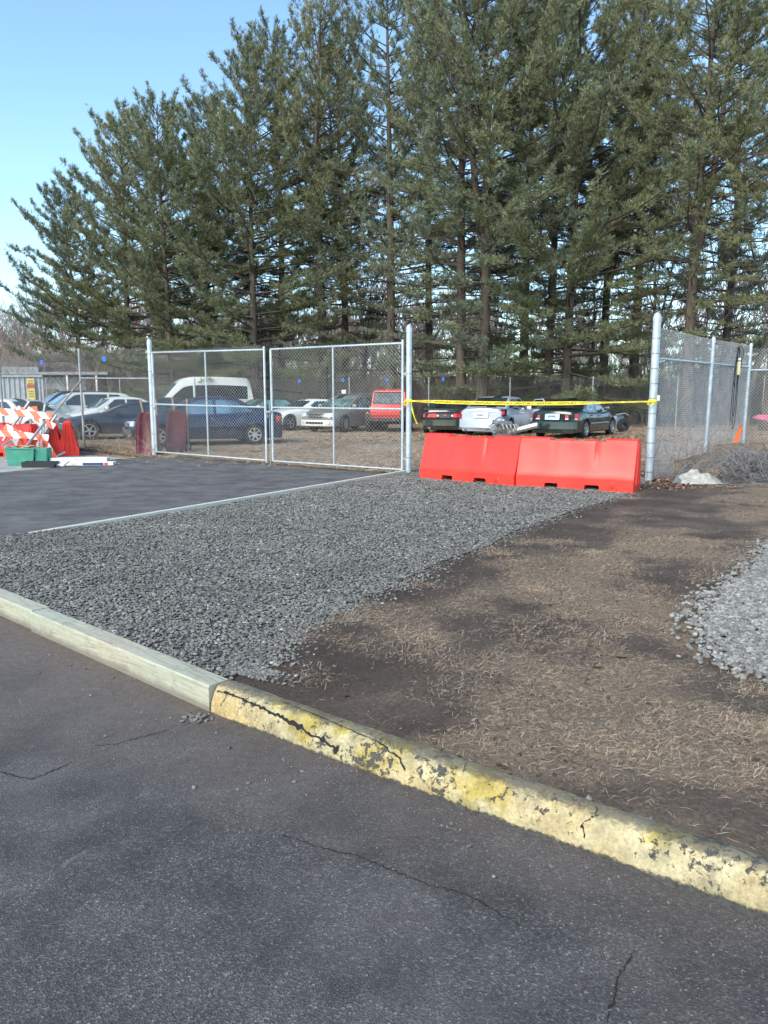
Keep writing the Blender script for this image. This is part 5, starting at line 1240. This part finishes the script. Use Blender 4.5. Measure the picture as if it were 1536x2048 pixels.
# caution tape between the posts
def tape():
    A=Vector((Pm.x,Pm.y-.07,1.505)); B=Vector((Pr.x-.02,Pr.y-.09,1.50)); n=90; root=empty('caution_tape',(0,0,0),0,'yellow caution tape stretched between the two steel posts over the barriers','tape')
    d=(B-A); mb=MB(); rows=[]; 
    for i in range(n+1):
        t=i/n; p=A+d*t; sag=-.045*math.sin(math.pi*t); 
        tw=0.0 if t<.62 else 0; w=.033*(1-.55*sstep((.16-t)/.16)) * (1-.62*sstep((t-.66)/.2))
        off=.012*math.sin(t*31)
        rows.append([(p.x,p.y+off,p.z+sag-w),(p.x,p.y+off+.003,p.z+sag+w)])
    mb.grid(rows)
    # tail hanging at the left, knot at the right
    q=A+Vector((.03,-.02,0)); rr=[]
    for i in range(16):
        t=i/15; c=q+Vector((.02+.12*t*t,-.03,-.03-.44*t)); rr.append([(c.x-.010,c.y,c.z),(c.x+.012,c.y+.02*math.sin(t*9),c.z+.01)])
    mb.grid(rr)
    ob=mb.build('ribbon',M['tape'],root,smooth=60); 
    for P_,r_ in ((A+Vector((0,.07,0)),.062),(B+Vector((.02,.09,0)),.075)):
        mb=MB(); mb.lathe([(r_,-.03),(r_+.006,-.02),(r_+.006,.03),(r_,.035)],18,o=P_); mb.tube([P_+Vector((-.08,-.06,.0)),P_+Vector((-.13,-.09,-.05)),P_+Vector((-.07,-.12,-.09)),P_+Vector((-.02,-.10,-.03))],.012,6); mb.build('knot',M['tape'],root,smooth=60)
    mb=MB(); c=B+Vector((.10,.05,.06)); mb.box(c,(.05,.02,.10)); mb.build('tape_end',M['white'],root)
    # lettering, read from the other side so mirrored here
    fc=bpy.data.curves.new('lettering','FONT'); fc.body='CAUTION'; fc.size=.058; fc.offset=.0012; fc.align_x='CENTER'; fc.align_y='CENTER'; fc.space_character=1.05
    to=bpy.data.objects.new('tmp',fc); COL.objects.link(to); bpy.context.view_layer.update()
    me=to.to_mesh(); V=[v.co.copy() for v in me.vertices]; Fc=[tuple(p.vertices) for p in me.polygons]; to.to_mesh_clear(); bpy.data.objects.remove(to)
    dh=Vector((d.x,d.y,0)).normalized(); nrm=Vector((dh.y,-dh.x,0)); nw=11
    for k in range(nw):
        t0=.065+k*.0865; mb=MB(); vs=[]
        for v in V:
            t=t0-v.x*1.25/d.length; p=A+d*t; sag=-.045*math.sin(math.pi*t); off=.012*math.sin(t*31); w=.033*(1-.55*sstep((.16-t)/.16))*(1-.62*sstep((t-.66)/.2))
            vs.append((p.x+nrm.x*.004,p.y+off+nrm.y*.004,p.z+sag+v.y*w/.0375))
        mb.add(vs,Fc); mb.build('lettering',M['dark'],root)
tape()
# striped barricades heaped at the left
def barricade(loc,rz,tilt,label,roll=0,Wd=1.5):
    o=empty('striped_barricade',loc,0,label,'barricade','orange and white striped barricades'); o.rotation_euler=(tilt,roll,rz)
    for z in (.30,.85):
        mb=MB(); mb.box((0,-.03,z),(Wd,.025,.16)); mb.build('striped_board',M['stripes'],o,bevel=.006)
    for x in (-Wd*.36,Wd*.36): 
        mb=MB(); mb.bar((x,0,-.05),(x,0,1.15),.045); mb.build('upright',M['galv_old'],o); mb=MB(); mb.bar((x,.01,1.1),(x,.30,.0),.04); mb.build('back_leg',M['galv_old'],o)
    return o
d=18.4
barricade((px(28,d),d,gz(0,d)+.34),R(4),R(-18),'striped barricade lying on the pile, two boards across, behind the green tote',R(6),1.6)
barricade((px(34,18.9),18.95,gz(0,19)+.30),R(-12),R(-26),'striped barricade tilted down to the right, leaning beside the red barrier',R(24),1.15)
barricade((px(8,19.2),19.5,gz(0,19)+.30),R(10),R(-12),'striped barricade at the back of the pile, near the left photo edge',R(-6),1.6)
barricade((px(6,18.2),18.65,gz(0,19)-.0),R(-4),R(-30),'striped barricade standing on end with its narrow boards upright',R(60),1.15)
mb=MB(); mb.bar((px(30,18.0),17.95,gz(0,18)+.02),(px(88,18.4),18.6,1.0),.05); o=mb.build('metal_bar',M['galv_old'],bevel=.005); tag(o,'straight dark metal bar leaning across the striped barricades','bar')
# green tote, black tray, boxes
def tote():
    d=17.2; o=empty('storage_tote',(px(38,d)+.02,d+.12,gz(0,d)),R(8),'green plastic tote with a smaller open flap, standing on the concrete','tote')
    mb=MB(); w,dp,h=.64,.42,.42; r0=[(-w/2*.84,-dp/2*.8,0),(w/2*.84,-dp/2*.8,0),(w/2*.84,dp/2*.8,0),(-w/2*.84,dp/2*.8,0)]; r1=[(-w/2,-dp/2,h),(w/2,-dp/2,h-.03),(w/2,dp/2,h-.02),(-w/2,dp/2,h)]; ri=[(x*.94,y*.92,z) for x,y,z in r1]; rb=[(x*.94,y*.92,.03) for x,y,z in r0]
    mb.grid([r0,r1,ri,rb],close=True); mb.add(rb,[(0,1,2,3)]); mb.add(r0,[(3,2,1,0)]); mb.build('tub',M['teal'],o,smooth=30)
    mb=MB(); mb.tube([(x*1.02,y*1.04,z) for x,y,z in r1],.014,6,closed=True); mb.build('rim',M['teal'],o,smooth=50)
    mb=MB(); mb.box((.44,.05,.20),(.26,.36,.40),taper=1.15); mb.build('side_bin',M['teal'],o,bevel=.015)
    mb=MB(); 
    for k in range(7): mb.tube([(random.uniform(-.2,.25),0,.38),(random.uniform(-.2,.3),random.uniform(-.1,.1),.46),(random.uniform(-.1,.4),.05,.42)],.014,5)
    mb.build('rope_scraps',M['handle'],o,smooth=50)
tote()
d=16.85; mb=MB(); w,dp,h=.70,.34,.13; r0=[(-w/2,-dp/2,0),(w/2,-dp/2,0),(w/2,dp/2,0),(-w/2,dp/2,0)]; r1=[(x*1.03,y*1.03,h) for x,y,z in r0]; ri=[(x*.96,y*.94,h) for x,y,z in r0]; rb=[(x*.96,y*.94,.02) for x,y,z in r0]
mb.grid([r0,r1,ri,rb],close=True); mb.add(rb,[(0,1,2,3)]); mb.add(r0,[(3,2,1,0)]); o=mb.build('black_tray',M['black'],smooth=30); o.location=(px(76,d),d+.1,gz(0,d)); o.rotation_euler=(0,0,R(4)); tag(o,'shallow black tray on the ground in front of the green tote','tray')
def signstack():
    for k,(uu,dd,ln,zz,lab) in enumerate(((160,17.55,1.28,.075,'long white flat box with red lettering, on top of the other one'),(173,17.3,1.25,0.0,'long white flat box with a navy print panel, under the other one'))):
        o=empty('flat_box',(px(uu,dd),dd,gz(0,dd)+zz+.01),R(5),lab,'box','long flat boxes by the drive edge'); mb=MB(); mb.box((0,0,.04),(ln,.30,.075)); mb.build('carton',M['white'],o,bevel=.006)
        if k==0:
            for t,x in (('REAL',.02),('FENCE',.33)):
                fc=bpy.data.curves.new('t','FONT'); fc.body=t; fc.size=.075; fc.align_x='CENTER'; fc.align_y='CENTER'; to=bpy.data.objects.new('tmp',fc); COL.objects.link(to); bpy.context.view_layer.update(); me=to.to_mesh()
                mb=MB(); mb.add([(v.co.x*1.1+x,-.153,v.co.y+.04) for v in me.vertices],[tuple(p.vertices) for p in me.polygons]); to.to_mesh_clear(); bpy.data.objects.remove(to); mb.build('print',M['redtxt'],o)
        else:
            mb=MB(); mb.box((.18,-.152,.04),(.46,.004,.055)); mb.build('print_panel',M['navy_print'],o); mb=MB(); mb.box((.47,-.152,.04),(.08,.004,.055)); mb.build('red_label',M['redtxt'],o)
signstack()
d=17.0; mb=MB(); mb.tube([(0,0,.04),(.30,-.02,.04),(.36,-.02,.10),(.42,0,.14)],.035,8); o=mb.build('white_pipe',M['white'],smooth=50); o.location=(px(100,d),d,gz(0,d)); tag(o,'short white bent pipe lying between the black tray and the flat boxes','pipe')
# wheelbarrow trays leaning on the fence
def barrow(loc,rz,label,handles):
    o=empty('wheelbarrow',loc,rz,label,'wheelbarrow','maroon wheelbarrows stood on end'); o.rotation_euler=(R(-9),0,rz)
    Wt,Ht=.62,1.16; rows=[]
    for i in range(15):
        t=i/14; z=Ht*t; w=Wt/2*(.88+.12*math.sin(t*math.pi))*(math.sqrt(max(0.0,1-max(0,(t-.80)/.2)**2.4)) if t>.8 else 1)*(1 if t>.06 else .94); w=max(w,.03); dep=.18*math.sin(math.pi*min(1,t*1.05+.02))**.6+.02; row=[]
        for j in range(11):
            s=-1+2*j/10; row.append((s*w,-.0+dep*(1-abs(s)**3.2),z))
        rows.append(row)
    mb=MB(); mb.grid(rows); t_=mb.build('tray',M['maroon'],o,smooth=60); sm=t_.modifiers.new('s','SOLIDIFY'); sm.thickness=.006
    e=[r[0] for r in rows]+[r[-1] for r in rows[::-1]]; mb=MB(); mb.tube(e,.010,6,closed=True); mb.build('rolled_rim',M['maroon'],o,smooth=60)
    for s in (-1,1): mb=MB(); mb.bar((s*.10+.16,.24,.04),(s*.22-.10+handles,.20,1.50),.042,.042); mb.build('handle',M['handle'],o,bevel=.008)
    Mx=Matrix.Rotation(R(90),3,'Y'); mb=MB(); mb.lathe([(.10,-.04),(.17,-.045),(.19,0),(.17,.045),(.10,.04)],20,M=Mx,o=(.18,.30,.19)); w_=mb.build('wheel',M['rubber'],o,smooth=50); mb=MB(); mb.lathe([(0,-.02),(.10,-.03),(.10,.03),(0,.02)],16,M=Mx,o=(.18,.30,.19)); mb.build('hub',M['white'],w_,smooth=50)
    return o
barrow((px(288,19.55),19.75,gz(0,19.7)),R(-8),'maroon wheelbarrow tray stood upright just left of the gate hinge post',0)
barrow((px(347,20.3),20.45,gz(0,20.4)),R(-14),'maroon wheelbarrow stood on end behind the left gate leaf, wooden handles up',.05)
# ---- right side: debris at the fence corner
def curvy(root_name,n,c,sz,mat,rad,label,cat,seed=1):
    rd=random.Random(seed); S0=[];S1=[]
    for k in range(n):
        a=rd.uniform(0,6.28); p=Vector((rd.gauss(0,.30)*sz[0],rd.gauss(0,.34)*sz[1],abs(rd.gauss(0,.42))*sz[2])); d=Vector((math.cos(a),math.sin(a)*.6,rd.uniform(-.5,.5))).normalized(); ax=Vector((rd.uniform(-1,1),rd.uniform(-1,1),rd.uniform(-1,1))).normalized(); cv=rd.uniform(.1,.5)
        for i in range(12):
            q=p+d*.085; q.z=max(.01,q.z)
            lim=sz[2]*max(.12,1-(q.x/sz[0])**2*.9)
            if q.z>lim: q.z=lim; d.z=-abs(d.z)
            S0.append(p[:]);S1.append(q[:]); d=(d+ax.cross(d)*cv).normalized(); p=q
    r=np.full(len(S0),rad); v,f=segs_mesh(S0,S1,r,r,3); o=mesh_np(root_name,v,f,mat); o.location=c; tag(o,label,cat); return o
c=at(1492,966,.05); curvy('wire_tangle',520,(c.x+.12,c.y+.45,soilz(c.x,c.y)),(.95,.5,.62),M['cable'],.0035,'tangled heap of grey fence wire at the right photo edge, before the corner post','wire heap',4)
curvy('dead_vines',170,(c.x+.1,c.y+.62,soilz(c.x,c.y)),(1.0,.5,.75),M['brush'],.004,'brown dry vines growing through the grey wire heap','vines',9)
def log(a,b,r,label):
    o=empty('log',a,0,label,'log','cut logs by the fence corner'); d=Vector(b)-Vector(a); n=14; pts=[d*(i/n)+Vector((0,0,.01*math.sin(i))) for i in range(n+1)]
    mb=MB(); mb.tube(pts,[r*(1+.06*math.sin(i*1.7)) for i in range(n+1)],14,caps=False); mb.build('bark',M['log'],o,smooth=60)
    mb=MB(); 
    for p,s in ((pts[0],1),(pts[-1],-1)):
        dd=d.normalized(); x=dd.cross(Vector((0,0,1))).normalized(); y=x.cross(dd); mb.add([p+(x*math.cos(k*.45)+y*math.sin(k*.45))*r*.97+dd*.004*s for k in range(14)],[tuple(range(14))]); 
        mb.build('cut_end',M['logend'],o); mb=MB()
    return o
z=.14
p=at(1428,962,.05); log((p.x,p.y+.12,.05+z),(p.x+.75,p.y+1.0,.06+z),.125,'mossy cut log with its pale end facing out, between white tarp and wire heap')
p=at(1395,950,.05); log((p.x-.30,p.y+.30,.06+z),(p.x+.55,p.y+.75,.20+z),.11,'log lying behind the crumpled white tarp')
p=at(1466,940,.05); log((p.x,p.y+1.8,.33),(p.x+1.5,p.y+1.75,.36),.16,'thick pale log in the back, behind the orange flag')
p=at(1402,966,.05); mb=MB(); rows=[]
for i in range(25):
    row=[]
    for j in range(25):
        u=i/24*2-1;v=j/24*2-1; rr=min(1,math.hypot(u*.9,v)); h=.21*(1-rr**2.4)*(1+.9*mnoise.noise((u*2.4,v*2.4,1)))+.11*abs(mnoise.noise((u*5,v*5,2)))*(1-rr*.6)-.03+.035*mnoise.noise((u*12,v*12,2)); row.append((u*.40+.03*mnoise.noise((u*5,v*5,7)),v*.26,max(.0,h)))
    rows.append(row)
mb.grid(rows); o=mb.build('white_tarp',M['tarp'],smooth=80); o.location=(p.x,p.y+.12,soilz(p.x,p.y)+.01); tag(o,'crumpled dirty white tarp sack lying at the fence foot','tarp')
sm=o.modifiers.new('d','SUBSURF'); sm.levels=1;sm.render_levels=1
g='thin bamboo sticks leaning by the tarp'
p=at(1340,968,.05)
for k in range(4):
    mb=MB(); mb.tube([(p.x+.05+.04*k,p.y+.02*k,soilz(p.x,p.y)+.02),(p.x+.62+.02*k,p.y+.9,soilz(p.x,p.y)+.30-.035*k)],.009,6); o=mb.build('thin_stick',M['galv_old'],smooth=60); tag(o,'thin grey stick of the bundle sloping up left of the white tarp','stick',g)
def flag(p,label,mat,pts,name='marker_flag'):
    mb=MB(); mb.add(pts,[tuple(range(len(pts)))]); o=mb.build(name,mat); o.location=p; sm=o.modifiers.new('s','SOLIDIFY'); sm.thickness=.006; tag(o,label,'flag'); return o
p=at(1463,925,.05); d=p.y+.4; flag((px(1464,d),d,.62-.02),'torn orange fabric flag caught in the vines above the wire heap',M['orange'],[(0,0,-.12),(.05,.01,.05),(.14,-.02,.30),(.20,0,.33),(.22,.02,.18),(.17,0,.05),(.16,0,-.06),(.08,0,-.10)])
d=20.3; flag((px(1494,d),d-.15,1.05),'faded pink flag hanging on the fence right of the corner post',M['pink'],[(0,0,0),(.18,.02,.08),(.46,0,.07),(.44,0,.0),(.56,.02,-.20),(.40,0,-.08),(.20,0,-.05)])
# black extension cord with work light on the fence
def cord():
    t=.80; f=Pr.lerp(Pc,t); dv=(Pc-Pr).normalized(); nrm=Vector((dv.y,-dv.x,0)); z0=2.80; o=empty('hanging_cord',(f.x,f.y,0),0,'long black cord looped over the right fence with a work light in it','cord')
    def C(s,z,off=.05): return dv*s+nrm*off+Vector((0,0,z))
    loops=[[(0,2.8),(-.12,2.2),(-.16,1.6),(-.10,1.05),(.02,.80),(.14,1.0),(.14,1.6),(.05,2.3),(.03,2.8)],[(.0,2.82),(-.20,2.3),(-.22,2.0),(-.10,1.85),(.10,1.9),(.20,2.1),(.14,2.5),(.02,2.8)],[(.03,2.8),(.18,2.6),(.22,2.35),(.12,2.2),(.06,2.4),(.0,2.8)],[(-.02,2.8),(-.24,1.9),(-.27,1.3),(-.26,1.0)],[(.03,2.85),(.26,2.78),(.30,2.55),(.16,2.5),(.05,2.8)],[(-.02,2.8),(.0,2.0),(-.03,1.5),(-.04,1.1)]]
    for lp in loops:
        pts=[C(s*1.5,z,.06+.02*math.sin(i)) for i,(s,z) in enumerate(lp)]; sm_=[]
        for i in range(len(pts)-1):
            p0=pts[max(0,i-1)];p1=pts[i];p2=pts[i+1];p3=pts[min(len(pts)-1,i+2)]
            for k in range(5):
                u=k/5; sm_.append(.5*((2*p1)+(p2-p0)*u+(2*p0-5*p1+4*p2-p3)*u*u+(3*p1-p0-3*p2+p3)*u**3))
        sm_.append(pts[-1]); mb=MB(); mb.tube(sm_,.008,6); mb.build('cord_loop',M['cord'],o,smooth=60)
    c=C(.0,2.28,.10); mb=MB(); mb.lathe([(0,-.16),(.035,-.15),(.045,-.05),(.04,.10),(.05,.14),(.02,.17),(0,.18)],14,o=c); mb.build('work_light',M['lamp_head'],o,smooth=50)
    mb=MB(); mb.lathe([(0,-.04),(.035,-.02),(.035,.02),(0,.04)],12,o=C(-.03,2.50,.11)); mb.build('plug',M['white'],o,smooth=50)
cord()
# ================================================================ CAMERA, LIGHT, SKY
cam=bpy.data.cameras.new('camera'); co=bpy.data.objects.new('camera',cam); COL.objects.link(co)
cam.sensor_fit='VERTICAL'; cam.sensor_height=24; cam.lens=F/2048*24; cam.clip_start=.05; cam.clip_end=3000
co.location=(0,0,EYE); co.rotation_euler=(R(90-PITCH),0,0); scene.camera=co
SUN_EL=38; SUN_AZ=215   # azimuth measured clockwise from +Y : behind and left of the camera
w=bpy.data.worlds.new('World'); scene.world=w; w.use_nodes=True; t=w.node_tree; bg=t.nodes['Background']
sky=t.nodes.new('ShaderNodeTexSky'); sky.sky_type='NISHITA'; sky.sun_disc=False; sky.sun_elevation=R(SUN_EL); sky.sun_rotation=R(SUN_AZ)
sky.air_density=1.0; sky.dust_density=.5; sky.ozone_density=.9
mx=t.nodes.new('ShaderNodeMix'); mx.data_type='RGBA'; mx.blend_type='MULTIPLY'; mx.inputs[0].default_value=1; mx.inputs[7].default_value=(.90,1.05,1.08,1); t.links.new(sky.outputs['Color'],mx.inputs[6]); t.links.new(mx.outputs[2],bg.inputs['Color']); bg.inputs['Strength'].default_value=.15
sl=bpy.data.lights.new('sun','SUN'); sl.energy=2.2; sl.angle=R(35); sl.color=(1,.90,.76); so=bpy.data.objects.new('sun',sl); COL.objects.link(so)
az=R(SUN_AZ); el=R(SUN_EL); dirv=Vector((math.sin(az)*math.cos(el),math.cos(az)*math.cos(el),math.sin(el)))
so.rotation_euler=dirv.to_track_quat('Z','Y').to_euler()
scene.view_settings.view_transform='Standard'; scene.view_settings.look='None'; scene.view_settings.exposure=1.0; scene.view_settings.gamma=1
scene.cycles.max_bounces=5; scene.cycles.diffuse_bounces=2; scene.cycles.transparent_max_bounces=8
